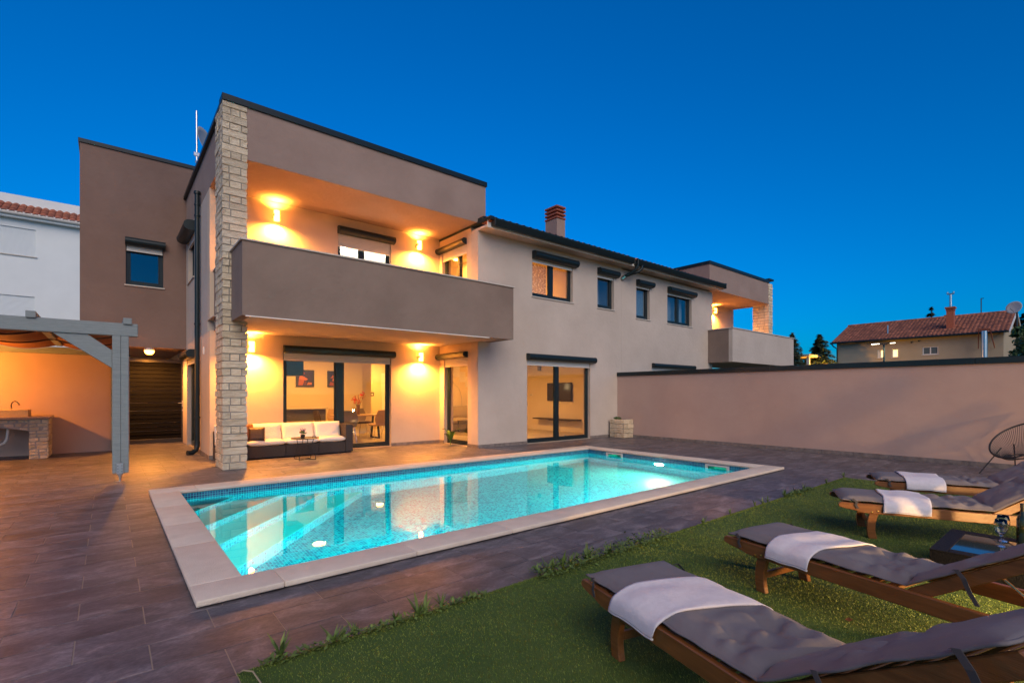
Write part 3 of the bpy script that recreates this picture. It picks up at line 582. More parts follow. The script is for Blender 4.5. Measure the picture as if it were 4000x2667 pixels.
# --- stone pillar
def pillar(parent, x0, x1, y0, y1, z0, z1, hollow=None):
    m = MB(); core = obj('stone_pillar', m.box(x0 + 0.010, x1 - 0.010, y0 + 0.010, y1 - 0.010, z0, z1), MORTAR, parent)
    z = z0; k = 0; g = 0.010; rr = random.Random(11)
    def stone(a, b, c, d, e, f):
        jx, jy = rr.uniform(-0.007, 0.009), rr.uniform(-0.007, 0.009)
        if a < x0 + 1e-3: a -= jx
        if b > x1 - 1e-3: b += jx
        if c < y0 + 1e-3: c -= jy
        m = MB()
        nx, ny, nz = 4, 3, 3
        m.box(a, b, c, d, e, f); me = m.mesh('stone')
        bm = bmesh.new(); bm.from_mesh(me); bmesh.ops.subdivide_edges(bm, edges=bm.edges, cuts=2, use_grid_fill=True)
        cx, cy_, cz = (a + b) / 2, (c + d) / 2, (e + f) / 2; sd_ = rr.uniform(0, 50)
        for v in bm.verts:
            n = noise.noise(Vector((v.co.x * 9 + sd_, v.co.y * 9, v.co.z * 16)))
            ex = abs(v.co.x - cx) > (b - a) / 2 - 1e-4; ey = abs(v.co.y - cy_) > (d - c) / 2 - 1e-4; ez = abs(v.co.z - cz) > (f - e) / 2 - 1e-4
            if ex: v.co.x += math.copysign((0.013 * n + (-0.010 if (ez or ey) else 0.006)), v.co.x - cx) if (v.co.x < x0 + 0.03 or v.co.x > x1 - 0.03) else 0
            if ey: v.co.y += math.copysign((0.013 * n + (-0.010 if (ez or ex) else 0.006)), v.co.y - cy_) if (v.co.y < y0 + 0.03 or v.co.y > y1 - 0.03) else 0
            if ez: v.co.z += 0.004 * n
        bm.to_mesh(me); bm.free()
        link('stone', me, STONE, core)
    while z < z1 - 0.05:
        h = rr.uniform(0.122, 0.142); h = min(h, z1 - z)
        if z1 - z - h < 0.05: h = z1 - z
        fy = y0 + rr.uniform(0.16, 0.24)
        if k % 2 == 0: cuts = [x0, x1] if rr.random() < 0.8 else [x0, x0 + 0.26 * (x1 - x0), x1]
        else: cuts = [x0, x0 + (x1 - x0) * rr.uniform(0.24, 0.34), x0 + (x1 - x0) * rr.uniform(0.70, 0.8), x1] if rr.random() < 0.75 else [x0, x0 + (x1 - x0) * rr.uniform(0.25, 0.35), x1]
        for a, b in zip(cuts[:-1], cuts[1:]): stone(a + (g if a > x0 else 0), b - (g if b < x1 else 0), y0, fy - g, z + g, z + h - g)
        mid = (fy + y1) / 2 + rr.uniform(-0.08, 0.08)
        stone(x0, x1, fy + g, mid - g, z + g, z + h - g); stone(x0, x1, mid + g, y1, z + g, z + h - g)
        z += h; k += 1
    return core
pillar(villa, 1.62, 2.0, FY, 10.95, 0.0, 6.74)
# --- eaves of the wing: soffit, board, gutter, roof
def eaves(parent, x0, x1, endcap_left=True):
    obj('eaves_soffit', MB().box(x0, x1, 9.83, FY + 0.32, 5.572, 5.63), STUCCO_LIGHT, parent)
    obj('eaves_board', MB().box(x0, x1, 9.80, 9.829, 5.555, 5.73), PVC, parent)
    prof = [(9.80, 5.76), (9.798, 5.60), (9.76, 5.585), (9.70, 5.59), (9.665, 5.63), (9.65, 5.70), (9.635, 5.72), (9.635, 5.765), (9.645, 5.765), (9.65, 5.735), (9.675, 5.70), (9.69, 5.64), (9.74, 5.61), (9.785, 5.62), (9.785, 5.76)]
    obj('gutter', MB().prism(prof, x0 + 0.12, x1 - 0.06, lambda y, z, a: (a, y, z)), METAL, parent, smooth=True)
    m = MB(); m.box(x0 + 0.1, x0 + 0.125, 9.63, 9.805, 5.585, 5.77); m.box(x1 - 0.065, x1 - 0.04, 9.63, 9.805, 5.585, 5.77); obj('gutter_end', m, METAL, parent, bevel=0.01)
    # roof: barrel tiles, eave row one by one, the rest as one profiled field
    pit = math.tan(R(17)); rf = obj('roof', MB().prism([(9.72, 5.74), (16.0, 5.74 + 6.28 * pit), (16.0, 5.5 + 6.28 * pit), (9.85, 5.64)], x0 + 0.02, x1 - 0.02, lambda y, z, a: (a, y, z)), TERRA, parent)
    half = MB().grid(8, 2, lambda u, v: (0.115 * (u - 0.5) * 2 * (1 - 0.12 * v), v * 0.42, 0.062 * math.sin(math.pi * u) + v * 0.42 * pit))
    me = half.mesh('roof_tile', smooth='all'); me.materials.append(TERRA); fld = MB()
    n = int((x1 - x0 - 0.1) / 0.232)
    for i in range(n):
        x = x0 + 0.16 + i * 0.232
        o = link('roof_tile', me, None, rf); o.location = (x, 9.67, 5.735)
        for j in range(1, 15): fld.grid(4, 1, lambda u, v: (x + 0.115 * (u - 0.5) * 2, 9.67 + (j + v * 1.1) * 0.42, 5.75 + 0.06 * math.sin(math.pi * u) + (j + v * 1.1) * 0.42 * pit))
    tag(obj('roof_tile_field', fld, TERRA, rf), kind='stuff')
    m = MB(); m.box(x0 - 0.02 if endcap_left else x1 - 0.1, x0 + 0.1 if endcap_left else x1 + 0.02, 9.66, 12.6, 5.72, 5.80); m.box(x0 - 0.02 if endcap_left else x1 - 0.1, x0 + 0.4 if endcap_left else x1 + 0.02, 9.95, 10.2, 5.80, 5.86); obj('verge_flashing', m, METAL, parent)
    return rf
roof = eaves(villa, RX, CEN - 0.004)
# chimney with louvred cap
m = MB(); m.box(12.9, 13.33, 13.0, 13.62, 6.4, 7.93); ch = obj('chimney', m, STUCCO_TAUPE, roof)
for k in range(4): obj('chimney_cap', MB().box(12.875, 13.355, 12.975, 13.645, 7.95 + k * 0.135, 8.02 + k * 0.135), pm('red_concrete', (0.28, 0.085, 0.05), rough=0.8), ch, bevel=0.01)
m = MB()
for k in range(4): m.box(12.94, 13.29, 13.04, 13.58, 7.928 + k * 0.135, 7.952 + k * 0.135 + 0.075)
obj('chimney_louvre', m, pm('red_concrete', (0.28, 0.085, 0.05), rough=0.8), ch)
# downpipes
m = MB(); px_, py_ = 1.595, 13.35
m.tube([(px_, py_, 6.05), (px_, py_, 0.28)], 0.052, 12); m.tube([(px_, py_, 0.3), (px_, py_, 0.2), (px_ - 0.03, py_ - 0.02, 0.1), (px_ - 0.11, py_ - 0.06, 0.05), (px_ - 0.2, py_ - 0.1, 0.05)], 0.058, 12)
for z in (5.75, 5.5, 3.0, 0.85): m.lathe([(0.052, -0.02), (0.064, -0.018), (0.064, 0.018), (0.052, 0.02)], 12, (px_, py_, z))
m.lathe([(0.05, 0), (0.07, 0), (0.07, 0.06), (0.05, 0.06)], 12, (px_, py_, 6.0)); obj('downpipe', m, METAL, villa, smooth=True)
m = MB(); m.tube([(13.33, 9.72, 5.62), (13.33, 9.72, 5.52), (13.30, 9.80, 5.42), (13.22, 10.02, 5.31), (13.19, 10.12, 5.27)], 0.05, 10); m.tube([(13.58, 9.72, 5.62), (13.58, 9.72, 5.52), (13.52, 9.78, 5.43), (13.30, 9.98, 5.33), (13.19, 10.12, 5.27)], 0.05, 10)
obj('gutter_outlet', m, METAL, villa, smooth=True); m = MB(); m.tube([(13.20, 10.1, 5.275), (13.16, 10.22, 5.20)], 0.075, 12); obj('outlet_collar', m, STEEL, villa, smooth=True)
# --- floors, ceilings and rooms behind the glass
m = MB(); m.box(1.97, 12.95, 12.41, 19.2, -0.03, 0.012); m.box(7.62, 12.95, 10.53, 12.41, -0.03, 0.012); m.box(3.13, 5.82, 12.1, 12.41, -0.03, 0.012); m.box(8.98, 11.6, 10.22, 10.53, -0.03, 0.012); m.box(7.31, 7.62, 10.69, 11.86, -0.03, 0.012)
obj('inside_floor', m, FLOOR_IN, villa)
m = MB(); m.box(1.97, 12.95, 12.40, 19.2, 2.70, 2.74); m.box(7.61, 12.95, 10.52, 12.4, 2.70, 2.74); m.box(1.97, 12.95, 12.4, 19.2, 2.9, 2.98); m.box(7.61, 12.95, 10.52, 12.4, 2.9, 2.98)
obj('inside_ceiling', m, PLASTER_W, villa)
m = MB(); m.box(1.97, 6.64, 16.0, 16.2, 0, 2.7); m.box(6.64, 7.39, 17.0, 17.2, 0, 2.7); m.box(6.62, 6.82, 16.2, 17.0, 0, 2.7); m.box(7.0, 9.6, 18.6, 18.8, 0, 2.7); m.box(8.3, 12.95, 16.0, 16.2, 0, 2.7); m.box(9.5, 9.6, 16.2, 18.6, 0, 2.7); m.box(7.2, 7.39, 17.2, 18.6, 0, 2.7); m.box(12.9, 13.0, 10.52, 16.2, 0, 5.5)
obj('inside_wall', m, PLASTER, villa)
m = MB(); m.box(8.52, 9.15, 18.57, 18.598, 0.02, 2.22); obj('hall_door', m, pm('white_door', (0.8, 0.8, 0.78), rough=0.4), villa)
def room(x0, x1, y0, y1, z0, z1, mat_):
    m = MB(); m.box(x0, x1, y0, y1, z0, z1); me = m.mesh('upper_room'); me.flip_normals()
    bm = bmesh.new(); bm.from_mesh(me); bmesh.ops.delete(bm, geom=[f for f in bm.faces if f.calc_center_median().y < y0 + 1e-3], context='FACES'); bm.to_mesh(me); bm.free()
    return link('upper_room', me, mat_, villa)
room(8.7, 11.3, 10.53, 14.0, 3.0, 5.5, PLASTER); room(11.5, 12.88, 10.53, 13.5, 3.0, 5.5, PLASTER_W); room(3.4, 7.28, 12.41, 15.5, 3.0, 5.6, PLASTER_W); room(0.0, 1.6, 16.41, 19, 3.0, 5.8, PLASTER_W)
m = MB(); m.box(7.62, 8.66, 10.53, 15.0, 3.0, 5.5); me = m.mesh('upper_room'); me.flip_normals(); bm = bmesh.new(); bm.from_mesh(me); bmesh.ops.delete(bm, geom=[f for f in bm.faces if f.calc_center_median().x < 7.63], context='FACES'); bm.to_mesh(me); bm.free(); link('upper_room', me, PLASTER, villa)
m = MB(); m.grid(60, 1, lambda u, v: (9.2 + 1.05 * u, 10.80 + 0.03 * math.sin(u * 70), 4.05 + 1.2 * v)); obj('curtain', m, SHEER, villa, smooth='all')
m = MB(); m.grid(30, 1, lambda u, v: (12.3 + 0.42 * u, 10.85 + 0.03 * math.sin(u * 30), 4.05 + 1.2 * v)); obj('curtain', m, PLASTER_W, villa, smooth='all')

# ================================================================== SECOND HALF OF THE PAIR
v2 = thing('neighbour_villa', (19, 13.5, 0), 'matching second villa beyond the garden wall with balcony and one lit wall lamp', 'house')
m = MB(); wall(m, 'y', FY, FY + 0.3, CEN + 0.002, 19.05, 0, 5.52, [(13.95, 14.735, 3.98, 5.2), (15.82, 17.48, 3.98, 5.2), (14.85, 17.5, -1, 2.28)]); wall(m, 'x', 18.75, 19.05, FY + 0.3, BY, 0, 5.7)
wall(m, 'y', BY, BY + 0.3, 18.75, 24.66, 2.9, 5.66); wall(m, 'x', 24.36, 24.66, BY + 0.3, 16, 2.9, 5.66)
obj('wall', m, STUCCO_LIGHT, v2)
m = MB(); wall(m, 'y', FY, FY + 0.25, 18.83, 24.30, 5.66, 6.66); m.box(18.83, 24.6, FY + 0.25, 16, 5.662, 5.9); wall(m, 'x', 18.83, 19.08, FY + 0.25, 16, 5.9, 6.66); obj('upper_fascia', m, STUCCO_TAUPE, v2)
m = MB(); m.box(18.80, 24.34, FY - 0.035, FY + 0.3, 6.66, 6.79); m.box(18.80, 19.12, FY + 0.3, 16, 6.662, 6.79); m.box(24.26, 24.74, FY - 0.06, 11.0, 6.792, 6.88); obj('roof_capping', m, METAL, v2, bevel=0.004)
m = MB(); m.box(18.72, 24.5, 9.22, BY, 2.65, 2.9); obj('terrace_slab', m, STUCCO_LIGHT, v2)
m = MB(); wall(m, 'y', 9.21, 9.36, 18.7, 24.55, 2.64, 3.94); wall(m, 'x', 24.4, 24.55, 9.36, FY, 2.64, 3.94); obj('parapet', m, STUCCO_LIGHT, v2)
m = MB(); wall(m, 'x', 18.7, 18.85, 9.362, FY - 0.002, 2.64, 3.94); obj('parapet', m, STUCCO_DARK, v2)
obj('parapet_coping', MB().box(18.67, 24.58, 9.18, 9.39, 3.942, 3.972), CAPSTONE, v2); obj('parapet_coping', MB().box(18.67, 18.88, 9.393, FY - 0.003, 3.942, 3.972), CAPSTONE, v2)
pillar(v2, 24.30, 24.70, FY, 10.95, 2.9, 6.66)
window(v2, 'y', FY, 13.95, 14.735, 3.98, 5.2, [], (13.94, 14.80, 5.295, 5.10), shutz=5.06, pane=GLASS_SKY)
window(v2, 'y', FY, 15.82, 17.48, 3.98, 5.2, [(16.58, 16.72)], (15.82, 17.56, 5.31, 5.10), shutz=5.06, pane=GLASS_SKY)
window(v2, 'y', FY, 14.85, 17.5, 0.0, 2.28, [(16.0, 16.1)], (14.85, 17.56, 2.475, 2.32), shutz=2.2, sill=False, name='sliding_door')
obj('frosted_blind', MB().box(13.98, 14.70, FY + 0.2, FY + 0.215, 4.0, 5.15), FROST, v2)
m = MB(); m.grid(50, 1, lambda u, v: (15.9 + 1.5 * u, 10.62 + 0.03 * math.sin(u * 60), 3.9 + 1.25 * v)); obj('curtain', m, pm('blue_white_curtain', (0.6, 0.62, 0.62), rough=0.9), v2, smooth='all')
m = MB(); m.box(13.3, 18.7, 11.6, 11.65, 2.9, 5.5); obj('inside_wall', m, PLASTER_W, v2)
eaves(v2, CEN + 0.004, 19.12, False)

# ================================================================== GARDEN WALLS
gw = thing('garden_wall', (12.95, 4, 0), 'long pinkish rendered garden wall with dark metal capping right of the pool', 'wall')
obj('wall_face', MB().box(12.93, 13.13, -6, FY - 0.004, 0, 1.97), STUCCO_WALL, gw)
for y0, y1 in ((-6, -2.2), (-2.197, 1.6), (1.603, 5.4), (5.403, FY - 0.006)): obj('capping', MB().box(12.89, 13.17, y0, y1, 1.968, 2.09), METAL, gw, bevel=0.006)
y = -6.0
while y < FY - 0.3:
    obj('skirting', MB().box(12.915, 12.93, y, min(y + 0.636, FY - 0.02), 0, 0.09), SKIRT, gw); y += 0.64
bw = thing('boundary_wall', (-2, 15.6, 0), 'orange lit rendered wall behind the outdoor sink under the pergola', 'wall')
obj('wall_face', MB().box(-8, 0.42, 15.55, 15.75, 0, 2.33), STUCCO_WALL, bw); obj('capping', MB().box(-8, 0.44, 15.54, 15.76, 2.331, 2.345), METAL, bw)

# ================================================================== WALL LAMPS
SC_UP, SC_DN, SC_COL = 130.0, 400.0, (1.0, 0.345, 0.045)
def wall_lamp(p, label, h=0.23, r=0.062):
    """upright opal cylinder in a metal half ring; wall behind is at +y"""
    t = thing('wall_lamp', p, label, 'wall lamp', 'warm wall lamps on the terraces')
    x, y, z = p
    obj('opal_glass', MB().lathe([(0, -h / 2), (r, -h / 2), (r, h / 2), (0, h / 2)], 16, (x, y, z)), LAMP, t, smooth=True)
    lamp('SPOT', 'up_light', (x, y, z + h / 2 + 0.02), SC_UP, SC_COL, t, (0, 0, 1), 0.03, 155); lamp('SPOT', 'down_light', (x, y, z - h / 2 - 0.02), SC_DN, SC_COL, t, (0, 0, -1), 0.03, 174, 0.85)
    m = MB()
    for a0, a1 in ((-35, 215),):
        m.lathe([(r + 0.006, -0.03), (r + 0.012, -0.03), (r + 0.012, 0.03), (r + 0.006, 0.03), (r + 0.006, -0.03)], 18, (x, y, z), (a0, a1))
    obj('metal_band', m, STEEL, t, smooth=True)
    obj('back_plate', MB().box(x - 0.035, x + 0.035, y + r + 0.010, y + 0.165, z - 0.035, z + 0.035), STEEL, t, bevel=0.004)
ly = BY - 0.167
wall_lamp((2.437, ly, 2.43), 'lit wall lamp behind the stone pillar, left of the sliding door')
wall_lamp((6.62, ly, 2.40), 'lit wall lamp between the sliding door and the narrow terrace door')
wall_lamp((2.95, ly, 5.42), 'lit wall lamp on the upper terrace beside the stone pillar')
wall_lamp((6.57, ly, 5.45), 'lit wall lamp on the upper terrace right of its window')
wall_lamp((22.54, ly, 5.38), 'lit wall lamp on the upper terrace of the neighbouring villa')
for lx_, ly_, lab in ((0.858, 16.24, 'round lit soffit lamp above the slatted gate'), (-0.15, 19.3, 'round lit pendant lamp in the passage behind the slatted gate')):
    dz = 0.0 if ly_ < 17 else 0.42
    t = thing('ceiling_lamp', (lx_, ly_, 2.5), lab, 'ceiling lamp')
    obj('bulb', MB().lathe([(0, -0.11), (0.06, -0.10), (0.10, -0.055), (0.11, 0.0), (0.0, 0.0)], 20, (lx_, ly_, 2.545 - dz)), LAMP_GATE if ly_ < 17 else LAMP_GARDEN2, t, smooth=True)
    lamp('SPOT', 'down_light', (lx_, ly_, 2.545 - dz - 0.125), 280.0 if ly_ < 17 else 90.0, SC_COL, t, (0, 0, -1), 0.05, 176, 0.6)
    obj('base', MB().lathe([(0.11, 0), (0.11 if dz == 0 else 0.02, 0.075 if dz == 0 else 0.02), (0.01 if dz else 0.0, 0.075 + dz)], 20, (lx_, ly_, 2.546 - dz)), PVC, t, smooth=True)

# ================================================================== GATE
gt = thing('slatted_gate', (0.95, 16.95, 0), 'dark horizontal slat gate with lever handle at the side passage', 'gate')
gx0, gx1, gy, gz = 0.05, 1.70, 16.95, 2.36
m = MB(); m.box(gx1 - 0.07, gx1, gy - 0.03, gy + 0.03, 0.02, gz); m.box(gx0, gx0 + 0.07, gy - 0.03, gy + 0.03, 0.02, gz); m.box(gx0 + 0.07, gx1 - 0.07, gy - 0.03, gy + 0.03, gz - 0.09, gz); m.box(gx0 + 0.07, gx1 - 0.07, gy - 0.03, gy + 0.03, 0.02, 0.13); obj('gate_frame', m, BLACK, gt, bevel=0.003)
n = 19; hgt = (gz - 0.22) / n; gap = {6: .0045, 9: .0045, 11: .0045, 14: .004, 15: .003, 16: .004, 18: .0045}
BRN = pm('brown_slat', (0.0055, 0.0055, 0.006), None, rough=0.8, spec=0.05)
sm = {}
for i in range(n):
    z1 = gz - 0.09 - i * hgt; z0 = z1 - hgt; g = gap.get(i, 0.0015)
    m = MB(); m.prism([(gy - 0.012, z0 + g), (gy - 0.02, z0 + g + 0.01), (gy - 0.004, z1 - 0.006), (gy + 0.012, z1), (gy + 0.012, z0 + g)], gx0 + 0.07, gx1 - 0.07, lambda y, z, a: (a, y, z)); obj('slat', m, BRN, gt)
m = MB(); m.box(gx1 - 0.05, gx1 - 0.02, gy - 0.045, gy - 0.03, 1.02, 1.2); m.tube([(gx1 - 0.035, gy - 0.04, 1.13), (gx1 - 0.035, gy - 0.09, 1.13), (gx1 - 0.15, gy - 0.09, 1.13)], 0.009, 8); m.box(gx1 - 0.048, gx1 - 0.024, gy - 0.05, gy - 0.03, 0.9, 0.95); obj('handle', m, STEEL, gt)

# ================================================================== PERGOLA
pg = thing('pergola', (-1.5, 12.6, 0), 'grey timber pergola with draped rust shade cloth beside the house', 'pergola')
m = MB(); m.box(0.055, 0.16, 9.92, 10.08, 0.14, 2.312); obj('post', m, PERGOLA, pg, bevel=0.006); m = MB(); m.box(0.162, 0.262, 9.92, 10.08, 0.14, 2.312); obj('post', m, PERGOLA, pg, bevel=0.006)
m = MB(); m.box(0.105, 0.195, 9.905, 9.925, 0.13, 0.30); pl = obj('post_bracket', m, STEEL, pg, bevel=0.004)
for a in (0.125, 0.175):
    for z in (0.17, 0.215, 0.26): obj('bolt', MB().lathe([(0, -0.001), (0.006, 0), (0.006, 0.004), (0, 0.005)], 8), BLACK, pl, world=False).matrix_local = Matrix.Translation((a, 9.905, z)) @ Matrix.Rotation(R(90), 4, 'X')
m = MB(); m.tube([(0.15, 10.0, 0.0), (0.15, 10.0, 0.14)], 0.016, 10); m.lathe([(0, 0.001), (0.07, 0.001), (0.07, 0.01), (0, 0.01)], 4, (0.15, 10.0, 0)); m.lathe([(0.016, 0.09), (0.03, 0.09), (0.03, 0.115), (0.016, 0.115)], 6, (0.15, 10, 0)); obj('post_foot', m, STEEL, pg, smooth=True)
obj('front_beam', MB().box(-6, 0.377, 9.93, 10.07, 2.314, 2.515), PERGOLA, pg, bevel=0.006)
obj('rear_beam', MB().box(-6, 0.36, 15.36, 15.52, 2.318, 2.47), PERGOLA, pg, bevel=0.006)
for x in (0.245, -0.86, -1.97, -3.08): obj('rafter', MB().box(x - 0.055, x + 0.055, 9.9, 15.5, 2.50, 2.60), PERGOLA, pg, bevel=0.006)
m = MB(); m.prism([(0.054, 1.86), (0.054, 2.10), (-0.30, 2.314), (-0.56, 2.314), (0.054, 1.78)][:4] + [(-0.52, 2.314)], 9.955, 10.045, lambda x, z, a: (x, a, z))
mm = MB().prism([(0.054, 1.80), (0.054, 2.08), (-0.24, 2.314), (-0.64, 2.314)], 9.955, 10.045, lambda x, z, a: (x, a, z)); obj('brace', mm, PERGOLA, pg, bevel=0.004)
mm = MB().prism([(9.92, 1.80), (9.92 + 0.16, 1.80), (10.72, 2.36), (10.72, 2.50), (10.55, 2.50)], 0.30, 0.31, lambda y, z, a: (a, y, z))
obj('rear_post', MB().box(0.06, 0.24, 15.37, 15.51, 0.0, 2.318), PERGOLA, pg, bevel=0.006)
mm = MB().prism([(-0.90, 2.36), (-0.78, 2.36), (-0.55, 2.10), (-0.62, 2.05)], 13.1, 13.2, lambda x, z, a: (x, a, z))
# shade cloth, swagged between the rafters
def sag(u, v):
    y = 10.05 + 5.3 * u; x = -6 + 6.2 * v
    ph = (x + 0.86) / 1.11; s_ = abs(math.sin(math.pi * ph)); wv = 0.5 + 0.5 * math.cos(u * 6.2832 * 3)
    return (x, y, 2.52 - 0.11 * s_ * (0.35 + 0.65 * wv) + 0.10 * (1 - s_) * (1 - wv) * (1 if u > 0.02 else 1.2))
m = MB().grid(60, 80, sag); obj('shade_cloth', m, SHADE_CLOTH, pg, smooth='all')
for u in (0.0, 0.333, 0.667):
    m = MB().tube([(sag(u, v / 60)[0], sag(u, v / 60)[1], sag(u, v / 60)[2] - 0.012) for v in range(61)], 0.014, 6); obj('cloth_hem', m, SHADE_HEM, pg, smooth='all')

# ================================================================== OUTDOOR SINK
sk = thing('outdoor_sink', (-2.2, 14.9, 0), 'outdoor stone sink counter with arched opening and tap under the pergola', 'sink')
cx0, cx1, cy0, cy1 = -3.9, -1.0, 14.6, 15.5
obj('worktop', MB().box(cx0 - 0.05, cx1 + 0.04, cy0 - 0.05, cy1, 0.855, 0.905), pm('brown_granite', (0.16, 0.10, 0.07), (0.34, 0.24, 0.17), 60, 0.3), sk, bevel=0.004)
core = MB(); core.box(-1.29, cx1 - 0.015, cy0 + 0.015, cy1 - 0.02, 0, 0.853); core.box(cx0 + 0.015, -3.6, cy0 + 0.015, cy1 - 0.02, 0, 0.853); core.box(-3.6, -1.29, cy0 + 0.015, cy0 + 0.25, 0.76, 0.853)
core.prism([(-1.29, 0.76), (-1.29, 0.60), (-1.75, 0.69), (-2.4, 0.74), (-3.1, 0.69), (-3.6, 0.60), (-3.6, 0.76)], cy0 + 0.015, cy0 + 0.25, lambda x, z, a: (x, a, z)); body = obj('stone_base', core, MORTAR, sk)
rs = random.Random(5)
def rub(parent, pts, y0, y1, mt):
    m = MB(); n = len(pts); cxm = sum(p[0] for p in pts) / n; czm = sum(p[1] for p in pts) / n
    m.v = [(x, y1, z) for x, z in pts] + [(x, y0 + 0.006, z) for x, z in pts] + [(cxm + (x - cxm) * 0.86, y0 - rs.uniform(0, 0.008), czm + (z - czm) * 0.84) for x, z in pts]
    m.f = [tuple(range(2 * n, 3 * n))] + [(k, (k + 1) % n, n + (k + 1) % n, n + k) for k in range(n)] + [(n + k, n + (k + 1) % n, 2 * n + (k + 1) % n, 2 * n + k) for k in range(n)]
    obj('stone', m, mt, parent)
def rubble(parent, x0, x1, z0, z1, y, rows, mt, top=None):
    z = z0
    for r in range(rows):
        h = (z1 - z0) / rows * rs.uniform(0.75, 1.25); h = min(h, z1 - z) if r < rows - 1 else z1 - z
        if h < 0.02: break
        x = x0
        while x < x1 - 0.03:
            wd = rs.uniform(0.09, 0.2); wd = x1 - x if x1 - x - wd < 0.06 else wd
            j = lambda: rs.uniform(-0.006, 0.006); g = 0.007
            lo0 = z + g + j(); hi0 = z + h - g + j(); lo1 = z + g + j(); hi1 = z + h - g + j()
            if top: lo0 = max(lo0, top(x)); lo1 = max(lo1, top(x + wd))
            if hi0 - lo0 > 0.02 and hi1 - lo1 > 0.02: rub(parent, [(x + g, lo0), (x + wd - g, lo1), (x + wd - g + j(), hi1), (x + g + j(), hi0)], y - 0.004, y + 0.03, mt)
            x += wd
        z += h
rubble(body, -1.30, -1.0, 0.0, 0.60, cy0 + 0.02, 8, STONE2); rubble(body, -1.30, -1.0, 0.60, 0.845, cy0 + 0.02, 3, STONE2); arch = lambda x: 0.60 + 0.14 * (1 - min(1, abs(x + 2.45) / 1.16) ** 2)
rubble(body, -2.6, -1.305, 0.61, 0.845, cy0 + 0.02, 3, STONE2, arch)
for k in range(7): obj('stone', MB().box(-1.012, -0.985, cy0 + 0.01, cy0 + 0.42 + (k % 2) * 0.1, 0.01 + k * 0.12, 0.12 + k * 0.12), STONE2, body, bevel=0.008); obj('stone', MB().box(-1.012, -0.987, cy0 + 0.44 + (k % 2) * 0.1, cy1 - 0.03, 0.01 + k * 0.12, 0.12 + k * 0.12), STONE2, body, bevel=0.008)
m = MB(); wall(m, 'y', cy0 + 0.06, cy0 + 0.62, -2.3, -1.31, 0.906, 1.05); 
basin = MB(); basin.box(-2.3, -1.31, cy0 + 0.02, cy0 + 0.08, 0.906, 1.055); basin.box(-2.3, -1.31, cy0 + 0.55, cy0 + 0.61, 0.906, 1.055); basin.box(-2.3, -2.24, cy0 + 0.08, cy0 + 0.55, 0.906, 1.055); basin.box(-1.37, -1.31, cy0 + 0.08, cy0 + 0.55, 0.906, 1.055); basin.box(-2.24, -1.37, cy0 + 0.08, cy0 + 0.55, 0.906, 0.94)
obj('basin', basin, pm('yellow_stone_basin', (0.50, 0.36, 0.18), (0.58, 0.44, 0.25), 40, 0.7, 0.4, 120), sk)
fx, fyy = -1.62, cy0 + 0.58
m = MB(); m.tube([(fx, fyy, 1.05), (fx, fyy, 1.16), (fx + 0.02, fyy - 0.02, 1.21), (fx + 0.06, fyy - 0.05, 1.235), (fx + 0.10, fyy - 0.08, 1.215), (fx + 0.13, fyy - 0.1, 1.16)], 0.011, 10); tp = obj('tap', m, BLACK, sk, smooth=True)
m = MB(); m.tube([(fx, fyy, 1.052), (fx, fyy, 1.10)], 0.018, 10); m.tube([(fx + 0.12, fyy - 0.095, 1.18), (fx + 0.135, fyy - 0.103, 1.145)], 0.017, 10); obj('tap_fitting', m, BRASS, tp, smooth=True)
m = MB(); m.tube([(-1.63, 14.95, 0.74), (-1.66, 14.95, 0.42), (-1.70, 14.95, 0.34), (-1.77, 14.95, 0.31), (-1.85, 14.95, 0.33), (-1.9, 14.95, 0.40), (-1.9, 15.3, 0.45)], 0.028, 10); obj('waste_pipe', m, PVC, sk, smooth=True)
# lamp hanging under the pergola, left of the picture
t = thing('pergola_lamp', (-2.75, 14.4, 2.2), 'warm pendant lamp hanging under the pergola', 'pendant lamp')
obj('globe', MB().lathe([(0, -0.08), (0.057, -0.057), (0.08, 0), (0.057, 0.057), (0, 0.08)], 16, (-2.75, 14.4, 2.12)), LAMP_PERG, t, smooth=True); lamp('POINT', 'pendant_light', (-2.75, 14.4, 2.02), 230.0, SC_COL, t, size=0.05); obj('cable', MB().tube([(-2.75, 14.4, 2.2), (-2.75, 14.4, 2.50)], 0.006, 6), BLACK, t)

